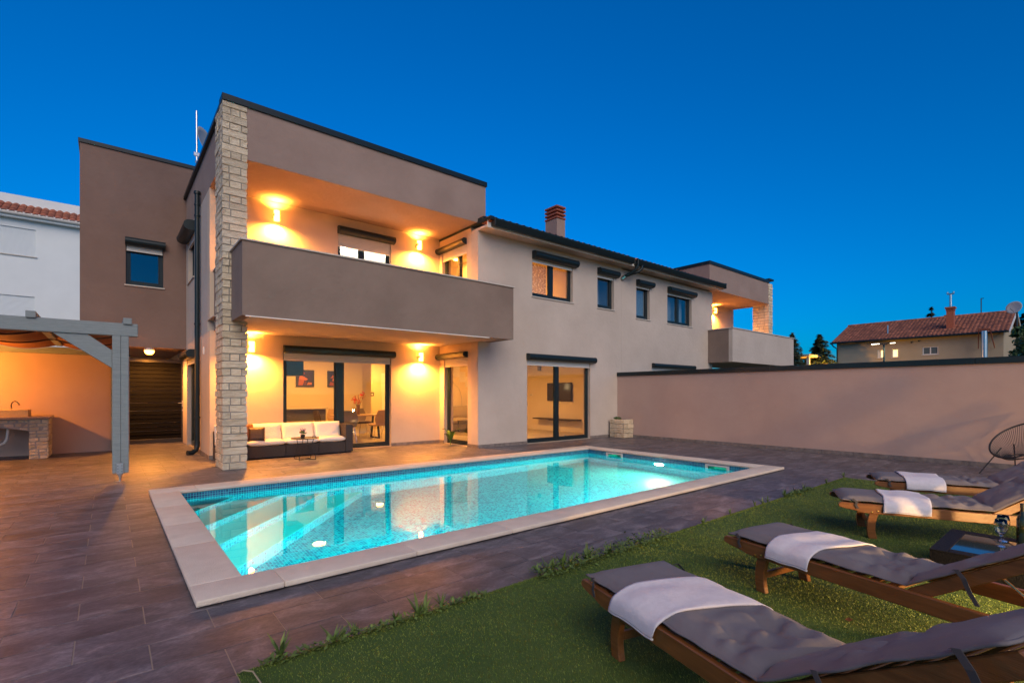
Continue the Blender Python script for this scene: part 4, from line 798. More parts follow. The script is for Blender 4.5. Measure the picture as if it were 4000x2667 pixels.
# ================================================================== TERRACE SOFA, SIDE TABLE
so = thing('rattan_sofa', (3.4, 11.75, 0), 'low dark rattan sofa with cream cushions on the terrace', 'sofa')
sx0, sx1, sy0, sy1 = 1.72, 4.54, 11.49, 12.06
xs_ = [sx0, 2.26, 3.03, 3.74, 4.36]
for a, b in zip(xs_[:-1], xs_[1:]): obj('seat_module', MB().box(a + 0.003, b - 0.003, sy0, sy1 - 0.1, 0.02, 0.27), RATTAN, so, bevel=0.008)
obj('armrest', MB().box(4.363, sx1, sy0 - 0.004, sy1, 0.02, 0.67), RATTAN, so, bevel=0.01); obj('backrest', MB().box(sx0, 4.36, sy1 - 0.095, sy1, 0.02, 0.60), RATTAN, so, bevel=0.01)
def puff(x0, x1, y0, y1, z0, z1, tilt=0.0, sd=0, p=0.1):
    m = MB(); nu, nv = 14, 10
    def prof(t): return max(0.0, 1 - abs(2 * t - 1) ** 6) ** 0.5
    for sg in (1, -1):
        def fn(u, v, sg=sg):
            k = prof(u) * prof(v); h = (z1 - z0) / 2; n = noise.noise(Vector((u * 3 + sd, v * 3, sg))) * 0.008
            return (x0 + (x1 - x0) * u, y0 + (y1 - y0) * v, (z0 + z1) / 2 + sg * h * (0.35 + 0.65 * k) + n * k)
        m.grid(nu, nv, fn, flip=sg < 0)
    w_ = nv + 1; N = (nu + 1) * w_
    loop = [i * w_ for i in range(nu + 1)] + [nu * w_ + j for j in range(1, w_)] + [i * w_ + nv for i in range(nu - 1, -1, -1)] + [j for j in range(nv - 1, 0, -1)]
    m.f += [(loop[k], loop[(k + 1) % len(loop)], N + loop[(k + 1) % len(loop)], N + loop[k]) for k in range(len(loop))]
    return m
for a, b in zip(xs_[:-1], xs_[1:]):
    obj('seat_cushion', puff(a + 0.008, b - 0.008, sy0 - 0.015, sy1 - 0.2, 0.272, 0.40, sd=a), CREAM, so, smooth='all')
    m = puff(a + 0.008, b - 0.008, -0.19, 0.19, -0.075, 0.075, sd=a + 5)
    M_ = Matrix.Translation((0, sy1 - 0.185, 0.545)) @ Matrix.Rotation(R(78), 4, 'X'); m.v = [tuple(M_ @ Vector(v)) for v in m.v]; obj('back_cushion', m, CREAM, so, smooth='all')
for nm, mt, lab, p, rz, sz in (('throw_cushion', LEATHER, 'reddish brown leather cushion on the cream sofa', (2.27, 11.68, 0.56), 20, 0.19), ('throw_cushion', LEATHER2, 'dark brown leather cushion leaning at the front of the cream sofa', (2.47, 11.60, 0.52), -12, 0.155)):
    m = puff(-sz, sz, -sz, sz, -0.06, 0.06, sd=sz * 9); M_ = Matrix.Translation(p) @ Matrix.Rotation(R(rz), 4, 'Z') @ Matrix.Rotation(R(68), 4, 'X'); m.v = [tuple(M_ @ Vector(v)) for v in m.v]
    tag(obj(nm, m, mt, smooth='all'), lab, 'cushion')
tb = thing('side_table', (3.25, 10.82, 0), 'small round black metal side table in front of the sofa', 'side table')
tc = (3.24, 10.84)
obj('tabletop', MB().lathe([(0, 0.445), (0.28, 0.445), (0.285, 0.462), (0.277, 0.462), (0.272, 0.452), (0, 0.452)], 36, (tc[0], tc[1], 0)), BLACK, tb, smooth=True)
for k in range(4):
    a = R(45 + 90 * k); q = lambda r, z, d=0: (tc[0] + r * math.cos(a + d), tc[1] + r * math.sin(a + d), z)
    m = MB().tube([q(0.17, 0.445, 0.25), q(0.15, 0.30, 0.1), q(0.24, 0.03), q(0.24, 0.012), q(0.20, 0.008), q(0.0, 0.014)], 0.008, 8); obj('leg', m, BLACK, tb, smooth='all')
m = MB().tube([(3.38, 10.78, 0.455), (3.38, 10.78, 0.50), (3.43, 10.75, 0.50), (3.43, 10.75, 0.455)], 0.006, 6); obj('handle', m, BLACK, tb)
fp = thing('flower_pot', (3.20, 10.86, 0.455), 'little pot of purple flowers on the round side table', 'flower pot')
obj('pot', MB().lathe([(0, 0), (0.038, 0), (0.048, 0.075), (0.042, 0.075), (0.04, 0.06), (0, 0.06)], 16, (3.20, 10.86, 0.453)), BLACK, fp, smooth=True)
def leafy(n, c, rx, rz, sz, seed, up=0.3):
    r_ = random.Random(seed); m = MB()
    for k in range(n):
        while True:
            d = Vector((r_.uniform(-1, 1), r_.uniform(-1, 1), r_.uniform(-1, 1)))
            if 0.05 < d.length < 1: break
        p = Vector(c) + Vector((d.x * rx, d.y * rx, d.z * rz)); nrm = (d.normalized() + Vector((r_.uniform(-.7, .7), r_.uniform(-.7, .7), up + r_.uniform(-.5, .5)))).normalized()
        a = nrm.orthogonal().normalized(); a.rotate(Matrix.Rotation(r_.uniform(0, 6.28), 3, nrm)); b = nrm.cross(a); s_ = sz * r_.uniform(0.6, 1.3)
        m.add([p - a * s_, p - b * s_ * 0.45 + nrm * s_ * 0.15, p + a * s_, p + b * s_ * 0.45 + nrm * s_ * 0.15], [(0, 1, 2, 3)])
    return m
obj('leaves', leafy(90, (3.20, 10.86, 0.58), 0.07, 0.05, 0.02, 1), HOUSEPLANT, fp); obj('flowers', leafy(70, (3.20, 10.86, 0.63), 0.065, 0.045, 0.016, 2, 1.0), pm('purple_petal', (0.20, 0.012, 0.13), rough=0.6), fp)
# young plant by the narrow door
yp = thing('young_plant', (7.15, 11.28, 0), 'single young broad leaved plant growing by the narrow terrace door', 'plant')
def big_leaf(p, az, ln, wd, lift, mt, par):
    m = MB()
    def fn(u, v):
        t = u; w_ = wd * math.sin(math.pi * min(1, t * 0.95 + 0.05)) ** 0.8 * (v - 0.5); r = ln * t; z = lift * math.sin(t * 1.9) + abs(v - 0.5) * 0.04
        return (p[0] + r * math.cos(az) - w_ * math.sin(az), p[1] + r * math.sin(az) + w_ * math.cos(az), p[2] + z)
    m.grid(8, 4, fn); return obj('leaf', m, mt, par, smooth='all')
obj('stem', MB().tube([(7.15, 11.28, 0), (7.15, 11.28, 0.12)], 0.014, 8), HOUSEPLANT, yp)
for k in range(6): big_leaf((7.15, 11.28, 0.10), k * 1.07 + 0.3, 0.22 + 0.05 * (k % 2), 0.11, 0.22 + 0.06 * (k % 3), HOUSEPLANT, yp)

# ================================================================== STONE PLANTER
sp = thing('stone_planter', (12.72, 9.88, 0), 'square rubble stone planter in the corner by the garden wall', 'planter')
a0, a1, b0, b1, hz = 12.44, 12.92, 9.58, 10.14, 0.58
pb = obj('planter_body', MB().box(a0 + 0.015, a1, b0 + 0.015, b1, 0, hz - 0.02), MORTAR, sp); obj('soil', MB().box(a0 + 0.06, a1 - 0.05, b0 + 0.06, b1 - 0.05, hz - 0.021, hz - 0.015), SOIL, sp)
for k in range(4):
    z0, z1 = k * 0.147 + 0.004, k * 0.147 + 0.139; q = 0.2 + 0.09 * (k % 2)
    for u0, u1 in ((a0, a0 + q), (a0 + q + 0.008, a1)): obj('stone', MB().box(u0, u1, b0 - 0.004 - 0.006 * (k % 3), b0 + 0.05, z0, z1), STONE2, pb, bevel=0.012)
    for u0, u1 in ((b0 + 0.054, b0 + q + 0.08), (b0 + q + 0.088, b1)): obj('stone', MB().box(a0 - 0.003 - 0.005 * (k % 2), a0 + 0.05, u0, u1, z0, z1), STONE2, pb, bevel=0.012)
obj('plant', leafy(140, (12.6, 9.95, hz + 0.03), 0.13, 0.05, 0.03, 4), LEAF, sp)

# ================================================================== INSIDE THE ROOMS
def ceiling_light(p, label, mt=LAMP_IN, r=0.16, pw=75.0):
    t = thing('ceiling_light', p, label, 'ceiling light', 'ceiling lights inside the rooms'); x, y, z = p
    obj('diffuser', MB().lathe([(0, -0.05), (r * 0.8, -0.045), (r, -0.02), (r, -0.004)], 20, p), mt, t, smooth=True); obj('base', MB().lathe([(r + 0.01, -0.005), (r + 0.01, 0), (0, 0)], 20, p), PVC, t); lamp('AREA', 'ceiling_glow', (x, y, z - 0.06), pw, (1.0, 0.43, 0.075) if mt is LAMP_IN else (1.0, 0.86, 0.66), t, (0, 0, -1), 2 * r)
ceiling_light((4.6, 14.1, 2.70), 'round ceiling light above the dining room')
ceiling_light((9.6, 13.2, 2.70), 'round ceiling light above the living room')
ceiling_light((8.0, 17.6, 2.70), 'round ceiling light in the hall behind the dining room', r=0.12, pw=45.0)
ceiling_light((9.9, 12.2, 5.50), 'round ceiling light in the curtained bedroom', r=0.12, pw=30.0)
ceiling_light((5.0, 13.4, 5.60), 'bright ceiling light close behind the upper terrace window', LAMP_UP, r=0.14, pw=220.0)
t = thing('pendant_globe', (4.98, 13.3, 5.33), 'bright white globe lamp seen through the upper terrace window', 'pendant lamp'); obj('globe', MB().lathe([(0, -0.1), (0.07, -0.07), (0.1, 0), (0.07, 0.07), (0, 0.1)], 16, (4.98, 13.3, 5.33)), LAMP_UP, t, smooth=True); obj('cable', MB().tube([(4.98, 13.3, 5.43), (4.98, 13.3, 5.6)], 0.006, 6), BLACK, t)
ceiling_light((8.2, 12.6, 5.50), 'round ceiling light in the upper corridor', r=0.1, pw=25.0)
def painting(x0, x1, z0, z1, label, bg, shapes):
    t = thing('painting', ((x0 + x1) / 2, 15.98, z0), label, 'painting')
    m = MB(); f = 0.05; m.box(x0, x0 + f, 15.955, 15.999, z0, z1); m.box(x1 - f, x1, 15.955, 15.999, z0, z1); m.box(x0 + f, x1 - f, 15.955, 15.999, z0, z0 + f); m.box(x0 + f, x1 - f, 15.955, 15.999, z1 - f, z1); obj('frame', m, pm('dark_frame', (0.05, 0.03, 0.02), rough=0.4), t)
    cv = obj('canvas', MB().box(x0 + f, x1 - f, 15.98, 15.998, z0 + f, z1 - f), pm(label[:12] + '_ground', bg, rough=0.7), t)
    W, H = x1 - x0 - 2 * f, z1 - z0 - 2 * f
    for k, (cl, poly) in enumerate(shapes):
        m = MB(); y = 15.978 - 0.001 * k; m.add([(x0 + f + W * a, y, z0 + f + H * b) for a, b in poly], [tuple(range(len(poly)))]); obj('paint_patch', m, pm(f'{label[:8]}_paint_{k}', cl, rough=0.7), cv)
painting(4.50, 5.05, 1.61, 2.14, 'framed painting of red and orange shapes on dark violet', (0.05, 0.02, 0.06), [((0.45, 0.10, 0.02), [(0.05, 0), (0.35, 0), (0.45, 0.3), (0.3, 0.55), (0.1, 0.5)]), ((0.60, 0.16, 0.03), [(0.1, 0.45), (0.55, 0.35), (0.7, 0.45), (0.4, 0.65), (0.15, 0.7)]), ((0.35, 0.06, 0.02), [(0.02, 0.8), (0.3, 0.72), (0.5, 0.85), (0.4, 0.97), (0.05, 0.98)]), ((0.5, 0.15, 0.05), [(0.6, 0.02), (0.95, 0.05), (0.95, 0.2), (0.7, 0.22)]), ((0.16, 0.03, 0.05), [(0.4, 0.02), (0.55, 0.02), (0.6, 0.3), (0.48, 0.3)])])
painting(5.47, 5.98, 1.61, 2.13, 'framed painting of yellow and green rounded shapes', (0.06, 0.05, 0.07), [((0.45, 0.33, 0.06), [(0.1, 0.55), (0.3, 0.8), (0.6, 0.85), (0.85, 0.65), (0.6, 0.6), (0.4, 0.6)]), ((0.35, 0.30, 0.08), [(0.25, 0.35), (0.6, 0.3), (0.75, 0.5), (0.5, 0.58), (0.3, 0.52)]), ((0.12, 0.16, 0.05), [(0, 0), (0.45, 0), (0.35, 0.22), (0.1, 0.28)]), ((0.40, 0.30, 0.08), [(0.5, 0.05), (0.95, 0.08), (0.8, 0.25), (0.6, 0.22)])])
t = thing('pendant_lamp', (3.75, 13.8, 2.2), 'dark square pendant lamp hanging inside the dining room door', 'pendant lamp')
obj('shade', MB().box(3.45, 4.0, 13.5, 14.05, 1.87, 2.26), pm('dark_shade', (0.03, 0.02, 0.012), rough=0.6), t, bevel=0.01); obj('cable', MB().tube([(3.72, 13.77, 2.26), (3.72, 13.77, 2.70)], 0.008, 6), BLACK, t)
t = thing('kitchen_island', (3.6, 14.9, 0), 'grey kitchen counter behind the sliding door', 'counter')
obj('cabinet', MB().box(2.2, 4.95, 14.6, 15.1, 0.012, 0.95), pm('grey_cabinet', (0.12, 0.105, 0.085), rough=0.35), t, bevel=0.005); obj('countertop', MB().box(2.15, 5.0, 14.56, 15.14, 0.952, 0.985), pm('pale_counter', (0.5, 0.44, 0.34), rough=0.3), t)
t = thing('wall_switch', (8.2, 18.59, 1.35), 'dark wall switch plate in the hall', 'switch'); obj('plate', MB().box(8.05, 8.2, 18.585, 18.599, 1.30, 1.45), BLACK, t, bevel=0.003); obj('rocker', MB().box(8.09, 8.16, 18.58, 18.586, 1.34, 1.41), PVC, t)
dt = thing('dining_table', (6.2, 14.6, 0), 'dining table with slanted black metal legs', 'table')
obj('tabletop', MB().box(5.2, 6.85, 14.2, 15.1, 0.72, 0.755), OAK, dt, bevel=0.006)
for x in (5.45, 6.5):
    m = MB()
    for (ya, yb) in ((14.35, 14.5), (14.95, 14.8)): m.prism([(ya - 0.03, 0.012), (ya + 0.03, 0.012), (yb + 0.03, 0.72), (yb - 0.03, 0.72)], x - 0.025, x + 0.025, lambda y, z, a: (a, y, z))
    m.box(x - 0.024, x + 0.024, 14.37, 14.93, 0.0125, 0.05); obj('leg', m, BLACK, dt)
def dining_chair(p, rz, mt, label):
    t = thing('dining_chair', (p[0], p[1], 0.012), label, 'chair', 'chairs round the dining table', R(rz))
    obj('seat', puff(-0.22, 0.22, -0.21, 0.23, 0.42, 0.50, sd=1), mt, t, smooth='all', world=False)
    def fn(u, v): x = (u - 0.5) * 2; w_ = 0.17 + 0.07 * math.sin(math.pi * min(1, v * 1.1)); return (x * w_, 0.22 + 0.10 * v - 0.05 * (1 - x * x) + 0.06, 0.46 + 0.44 * v)
    m = MB().grid(8, 8, fn); m.grid(8, 8, lambda u, v: tuple(Vector(fn(u, v)) + Vector((0, 0.04, 0))), True); obj('backrest', m, mt, t, smooth='all', world=False)
    for sx in (-1, 1):
        for sy in (-1, 1): obj('leg', MB().tube([(sx * 0.15, sy * 0.14, 0.44), (sx * 0.22, sy * 0.22, 0.0)], [0.011, 0.007], 6), CHROME, t, world=False)
dining_chair((6.28, 13.95), 180, CHAIR_CLOTH, 'tan upholstered dining chair with its back to the terrace'); dining_chair((5.35, 13.95), 168, CHAIR_GREY, 'grey brown dining chair behind the sofa end'); dining_chair((6.95, 14.5), -90, CHAIR_CLOTH, 'tan dining chair at the far end of the table'); dining_chair((5.6, 15.35), 0, CHAIR_CLOTH, 'tan dining chair across the table from the window'); dining_chair((6.4, 15.35), 0, CHAIR_GREY, 'grey brown dining chair across the table by the hall'); dining_chair((4.98, 14.35), 90, CHAIR_GREY, 'grey brown dining chair at the near end of the table')
va = thing('flower_vase', (5.95, 14.65, 0.755), 'tall brown vase with red orchid sprays on the dining table', 'vase')
obj('vase', MB().lathe([(0, 0), (0.05, 0), (0.055, 0.3), (0.048, 0.3), (0.045, 0.02), (0, 0.02)], 16, (5.95, 14.65, 0.755)), pm('brown_vase', (0.10, 0.05, 0.025), (0.2, 0.1, 0.05), 30, 0.3), va, smooth=True)
m = MB()
for k in range(5): m.tube([(5.95, 14.65, 0.9), (5.95 + 0.05 * (k - 2), 14.65, 1.15), (5.95 + 0.10 * (k - 2), 14.63, 1.28 + 0.04 * k)], 0.006, 5)
obj('stalks', m, HOUSEPLANT, va); m = leafy(60, (5.90, 14.65, 1.2), 0.16, 0.13, 0.04, 8); m2 = leafy(40, (6.08, 14.63, 1.35), 0.08, 0.11, 0.04, 9); m.add(m2.v, m2.f); obj('blossoms', m, pm('red_blossom', (0.55, 0.06, 0.035), rough=0.6), va)
# living room
t = thing('television', (12.85, 12.8, 1.1), 'flat television on the living room wall', 'television'); obj('screen', MB().box(12.80, 12.815, 12.19, 13.42, 1.14, 1.78), SCREEN, t); obj('bezel', MB().box(12.815, 12.85, 12.175, 13.435, 1.125, 1.795), BLACK, t, bevel=0.004); obj('bracket', MB().box(12.85, 12.899, 12.6, 13.0, 1.3, 1.6), BLACK, t)
t = thing('wall_shelf', (12.7, 12.9, 0.45), 'long dark floating shelf below the television', 'shelf'); obj('board', MB().box(12.55, 12.899, 11.78, 13.97, 0.44, 0.485), DARKWOOD, t, bevel=0.003); obj('bracket', MB().box(12.84, 12.899, 12.3, 13.4, 0.40, 0.438), DARKWOOD, t)
t = thing('wall_speaker', (12.85, 13.9, 2.35), 'small wall speaker near the living room ceiling', 'speaker'); obj('case', MB().box(12.78, 12.86, 13.83, 13.95, 2.28, 2.46), pm('speaker_case', (0.25, 0.2, 0.15), rough=0.5), t, bevel=0.006); obj('arm', MB().box(12.86, 12.899, 13.88, 13.9, 2.35, 2.37), BLACK, t)
t = thing('wall_socket', (12.89, 14.43, 1.34), 'pale double switch plate on the living room wall', 'switch'); obj('plate', MB().box(12.888, 12.899, 14.34, 14.52, 1.31, 1.38), PVC, t); obj('rocker', MB().box(12.884, 12.889, 14.37, 14.49, 1.325, 1.365), CAPSTONE, t)
t = thing('indoor_sofa', (10.0, 15.4, 0), 'long beige sofa against the living room wall', 'sofa')
SOFA_C = pm('beige_sofa_cloth', (0.36, 0.30, 0.22), rough=0.85)
obj('base', MB().box(8.7, 11.6, 14.95, 15.95, 0.06, 0.30), pm('brown_sofa_base', (0.12, 0.09, 0.06), rough=0.8), t, bevel=0.02)
for a in (8.72, 9.68, 10.64): obj('seat_cushion', puff(a, a + 0.94, 14.9, 15.7, 0.30, 0.50, sd=a), SOFA_C, t, smooth='all')
m = puff(8.72, 11.58, 15.55, 15.97, 0.42, 0.93, sd=3); obj('backrest', m, SOFA_C, t, smooth='all')
t = thing('coffee_table', (9.95, 14.5, 0), 'thin legged coffee table before the beige sofa', 'table')
obj('tabletop', MB().box(9.6, 10.5, 14.1, 14.7, 0.42, 0.45), DARKWOOD, t)
for x in (9.63, 10.47):
    for y in (14.13, 14.67): obj('leg', MB().box(x - 0.015, x + 0.015, y - 0.015, y + 0.015, 0.012, 0.42), BLACK, t)
t = thing('rug', (9.9, 14.2, 0.012), 'shaggy round rug on the living room floor', 'rug'); obj('pile', MB().lathe([(0, 0.03), (0.95, 0.03), (1.05, 0.0125)], 40, (10.0, 13.9, 0)), pm('brown_rug', (0.16, 0.12, 0.07), (0.30, 0.23, 0.14), 30, 0.95, 1.0, 60), t)
t = thing('arc_lamp', (10.35, 15.2, 0), 'arching floor lamp with white shade over the beige sofa', 'floor lamp')
pts = [(10.5, 15.9, 0.02)] + [(9.62 + 0.85 * math.cos(R(a)) ** 1.0, 15.7 - 0.25 * (a / 110), 1.0 + 0.9 * math.sin(R(a))) for a in range(0, 100, 10)]
obj('arm', MB().tube(pts, 0.009, 8), STEEL, t, smooth='all'); obj('shade', MB().lathe([(0.085, 0), (0.06, 0.27)], 20, (9.62, 15.45, 1.58)), em('lamp_shade_lit', (1.0, 0.72, 0.36), 5.0), t, smooth=True); obj('foot', MB().lathe([(0, 0), (0.15, 0), (0.15, 0.03), (0, 0.03)], 20, (10.5, 15.9, 0.013)), STEEL, t)
# stairs seen through the narrow door
t = thing('staircase', (10.3, 15.6, 0), 'plastered flight of stairs rising behind the beige sofa', 'stairs')
for k in range(8): obj('riser_block', MB().box(11.9 - k * 0.27, 11.9 - k * 0.27 + 0.265, 15.99 - 0.02 - 0.001 * k, 16.0 - 0.001, 0.9 + k * 0.19, 1.3 + k * 0.19), PLASTER_W, t)

# ================================================================== SUN LOUNGERS
HG, ANG = 1.16, R(33.5)
def center(s):
    """point and normal on the lounger's bearing surface, s along it from the foot end"""
    if s < HG: return Vector((0, s, 0.345)), Vector((0, 0, 1))
    q = s - HG; return Vector((0, HG + q * math.cos(ANG), 0.345 + q * math.sin(ANG))), Vector((0, -math.sin(ANG), math.cos(ANG)))
def cush_top(s, t, seed, L0=0.03, L1=1.98, hw=0.275):
    """thickness of the padded cushion at s, across t in -1..1: flat sewn flange, then the filled pad"""
    q = (1 - abs(t)) * hw; f = 1.0
    for c_, wd in ((L0, 0.05), (L1, 0.05), (HG + 0.01, 0.035)):
        d = abs(s - c_); f *= 1 - math.exp(-(d / wd) ** 2) * (1 if c_ != HG + 0.01 else 0.75)
    e = max(0.0, min(1.0, (q - 0.016) / 0.07)); e = 1 - (1 - e) ** 2.4
    th = 0.011 + (0.036 if s < HG else 0.030) * e * max(0, f) ** 0.5
    for sc_ in (0.93, 1.52):
        for tc_ in (-0.36, 0.36):
            dx, dy = (t - tc_) * hw, s - sc_; r_ = math.hypot(dx, dy); an = math.atan2(dy, dx)
            th -= 0.034 * math.exp(-(r_ / 0.04) ** 2) + 0.016 * math.exp(-(r_ / 0.12) ** 2)
            th += 0.009 * math.sin(an * 5 + seed) * math.exp(-((r_ - 0.10) / 0.06) ** 2)
    # cross wrinkles that gather near the tufts and the fold
    g_ = math.exp(-((s - 0.95) / 0.22) ** 2) + 0.35 * math.exp(-((s - HG) / 0.12) ** 2)
    th += 0.0075 * g_ * math.sin(s * 48 + 5 * noise.noise(Vector((t * 1.4, s * 3, seed)))) * e
    th += 0.006 * noise.noise(Vector((t * 1.1 + seed, s * 3.0, seed))) * e
    return max(0.010, th)
def make_lounger(seed, label, loc, d, towel, label_t):
    rz = math.atan2(-d[0], d[1])
    t = thing('sun_lounger', (loc[0], loc[1], 0.006), label, 'sun lounger', 'wooden sun loungers on the lawn', rz)
    A = dict(parent=t, world=False)
    for sx in (-1, 1):
        pr = [(0.0, 0.305), (0.006, 0.290), (0.05, 0.278), (0.12, 0.268), (0.20, 0.250), (0.27, 0.245), (1.98, 0.245), (1.98, 0.335), (0.27, 0.335), (0.02, 0.337), (0.004, 0.325)]
        m = MB().prism(pr, sx * 0.265, sx * 0.297, lambda y, z, a: (a, y, z)); obj('side_rail', m, TEAK, bevel=0.005, **A)
        for yl in (0.29, 1.55):
            m = MB(); nz = 8
            def lx(z): return 0.018 * math.sin((0.23 - z) / 0.23 * math.pi * 0.9)
            pl = [(yl - 0.036 - lx(z), z) for z in [0.33 * k / nz for k in range(nz + 1)]]; pr2 = [(yl + 0.036 - lx(z) * 1.2, z) for z in [0.33 * k / nz for k in range(nz, -1, -1)]]
            m.prism(pl + pr2, sx * 0.222, sx * 0.262, lambda y, z, a: (a, y, z)); lg = obj('leg', m, TEAK, bevel=0.004, **A)
        for q in (0.27, 0.315): b_ = obj('bolt', MB().lathe([(0, -0.001), (0.008, 0), (0.008, 0.004), (0, 0.005)], 10), BRASS, **A); b_.matrix_local = Matrix.Translation((sx * 0.297, q, 0.262 + (q - 0.27) * 0.3)) @ Matrix.Rotation(R(90) * sx, 4, 'Y')
        # back board
        c_ = math.cos(ANG); s_ = math.sin(ANG); h0 = HG + 0.02
        w_b = 0.062; ln_b = 0.84; e0 = (h0 - 0.02, 0.338); e1 = (e0[0] + ln_b * c_, e0[1] + ln_b * s_); nx_, nz_ = s_ * w_b, -c_ * w_b
        m = MB().prism([e0, (e1[0] - 0.012 * c_, e1[1] - 0.012 * s_), (e1[0] + nx_ * 0.4, e1[1] + nz_ * 0.4), (e1[0] + nx_ - 0.006, e1[1] + nz_), (e0[0] + nx_ + 0.01, e0[1] + nz_), (e0[0] - 0.012, e0[1] - 0.03)], sx * 0.225, sx * 0.258, lambda y, z, a: (a, y, z)); obj('back_board', m, TEAK, bevel=0.004, **A)
    for yl in (0.29, 1.55): obj('stretcher', MB().box(-0.222, 0.222, yl - 0.012, yl + 0.012, 0.10, 0.145), TEAK, bevel=0.003, **A)
    for k in range(12): y = 0.05 + k * 0.092; obj('slat', MB().box(-0.264, 0.264, y, y + 0.058, 0.312, 0.334), TEAK, bevel=0.003, **A)
    for k in range(8):
        q = 0.10 + k * 0.10; y = HG + q * math.cos(ANG); z = 0.325 + q * math.sin(ANG)
        o_ = obj('back_slat', MB().box(-0.224, 0.224, -0.028, 0.028, -0.011, 0.0), TEAK, bevel=0.003, **A); o_.matrix_local = Matrix.Translation((0, y, z)) @ Matrix.Rotation(ANG, 4, 'X')
    q = 0.42; top = (HG + 0.42 * math.cos(ANG), 0.29 + 0.42 * math.sin(ANG))
    for sx in (-1, 1): obj('prop_rod', MB().tube([(sx * 0.21, top[0], top[1]), (sx * 0.21, top[0] + 0.32, 0.262)], 0.007, 8), BRASS, **A)
    obj('prop_bar', MB().box(-0.264, 0.264, top[0] + 0.29, top[0] + 0.345, 0.232, 0.262), TEAK, bevel=0.003, **A)
    # cushion
    L0, L1, hw = 0.03, 1.98, 0.275; m = MB(); nu, nv = 130, 30
    def P(u, v, bot):
        s = L0 + (L1 - L0) * u; tt = 2 * v - 1; c_, n_ = center(s)
        w_ = hw * (1 + 0.012 * math.sin(s * 17 + seed) + 0.008 * math.sin(s * 41 + seed * 2)); lift = 0.004 + 0.004 * noise.noise(Vector((s * 4 + seed, tt, 9))) + 0.006 * max(0, abs(tt) - 0.8) / 0.2 * (0.5 + 0.5 * math.sin(s * 23 + seed))
        h = lift if bot else lift + cush_top(s, tt, seed)
        return Vector((w_ * tt, 0, 0)) + c_ + n_ * h
    m.grid(nu, nv, lambda u, v: P(u, v, False)); m.grid(nu, nv, lambda u, v: P(u, v, True), True)
    w_ = nv + 1; N = (nu + 1) * w_; loop = [i * w_ for i in range(nu + 1)] + [nu * w_ + j for j in range(1, w_)] + [i * w_ + nv for i in range(nu - 1, -1, -1)] + [j for j in range(nv - 1, 0, -1)]
    m.f += [(loop[k], loop[(k + 1) % len(loop)], N + loop[(k + 1) % len(loop)], N + loop[k]) for k in range(len(loop))]
    cu = obj('cushion', m, FABRIC, smooth='all', **A)
    pts = [P(u / 90, 0, False) * 0.5 + P(u / 90, 0, True) * 0.5 for u in range(91)] + [P(1, v / 20, True) * .5 + P(1, v / 20, False) * .5 for v in range(1, 21)] + [P(u / 90, 1, False) * 0.5 + P(u / 90, 1, True) * 0.5 for u in range(89, -1, -1)] + [P(0, v / 20, True) * .5 + P(0, v / 20, False) * .5 for v in range(19, 0, -1)]
    obj('piping', MB().tube(pts, 0.0055, 6, closed=True), FABRIC, parent=cu, world=False, smooth='all')
    # fastening straps at the head and the foot
    for sg, s0, sl_ in ((1, 0.10, 0.45), (1, 1.42, 0.8), (-1, 0.12, 0.5), (1, 1.86, 0.9)):
        c_, n_ = center(s0); b0 = c_ + Vector((sg * 0.275, 0, 0)) + n_ * 0.02
        pts = [b0, b0 + Vector((sg * 0.02, 0.015, 0.012)), b0 + Vector((sg * 0.035, 0.05, -0.02)) , b0 + Vector((sg * 0.032, 0.09 * sl_, -0.10 * sl_)), b0 + Vector((sg * 0.035, 0.13 * sl_, -0.17 * sl_))]
        mm = MB()
        for k in range(4): a, b = pts[k], pts[k + 1]; wv = Vector((0, 0.010, 0.003)); e = Vector((sg * 0.002, 0, 0)); mm.add([a - wv, a + wv, b + wv, b - wv, a - wv + e, a + wv + e, b + wv + e, b - wv + e], [(0, 1, 2, 3), (7, 6, 5, 4), (0, 4, 5, 1), (2, 6, 7, 3), (1, 5, 6, 2), (3, 7, 4, 0)])
        obj('strap', mm, FABRIC_D, parent=cu, world=False)
    # towel, laid across
    a0, a1, b0, b1, near = towel    # start/end along on near side, start/end on far side
    T = thing('towel', (loc[0], loc[1], 0.006), label_t, 'towel', 'folded towels on the loungers', rz)
    hang = 0.09; tot = 0.56 + hang
    def TP(u, v, up):
        # v: 0 far edge .. 1 hanging end on the near side (+x)
        x = -0.285 + tot * v; s = (b0 + (a0 - b0) * v) * (1 - u) + (b1 + (a1 - b1) * v) * u
        k = 0.004 * noise.noise(Vector((u * 4 + seed, v * 4, 5))) + 0.003 * math.sin(u * 9 + v * 3 + seed)
        edge = 0.008 * math.sin(v * 9 + seed) * (1 if 0.02 < u < .98 else 1.5)
        lim = 0.292
        xx = min(x, lim); over = max(0, x - lim)
        rnd_ = 0.05; th = cush_top(s, max(-1, min(1, xx / 0.275)), seed) if abs(xx) < 0.27 else 0.03
        # smooth the towel over the cushion edge
        thm = sum(cush_top(s, max(-0.9, min(0.9, (xx + q) / 0.275)), seed) for q in (-0.04, 0, 0.04)) / 3
        e = max(0, (abs(xx) - 0.20) / 0.092); z = 0.353 + thm - 0.028 * min(1, e) ** 2 + k
        if over > 0: ang = min(1, over / 0.05); z -= over * (0.55 + 0.45 * ang); xx = lim + 0.016 * math.sin(min(1, over / 0.05) * 1.57) + 0.012 * over / hang
        return Vector((xx, s + edge * 0.5, z + up))
    m = MB(); nu, nv = 26, 44; m.grid(nu, nv, lambda u, v: TP(u, v, 0.010)); m.grid(nu, nv, lambda u, v: TP(u, v, 0.001), True)
    w_ = nv + 1; N = (nu + 1) * w_; loop = [i * w_ for i in range(nu + 1)] + [nu * w_ + j for j in range(1, w_)] + [i * w_ + nv for i in range(nu - 1, -1, -1)] + [j for j in range(nv - 1, 0, -1)]
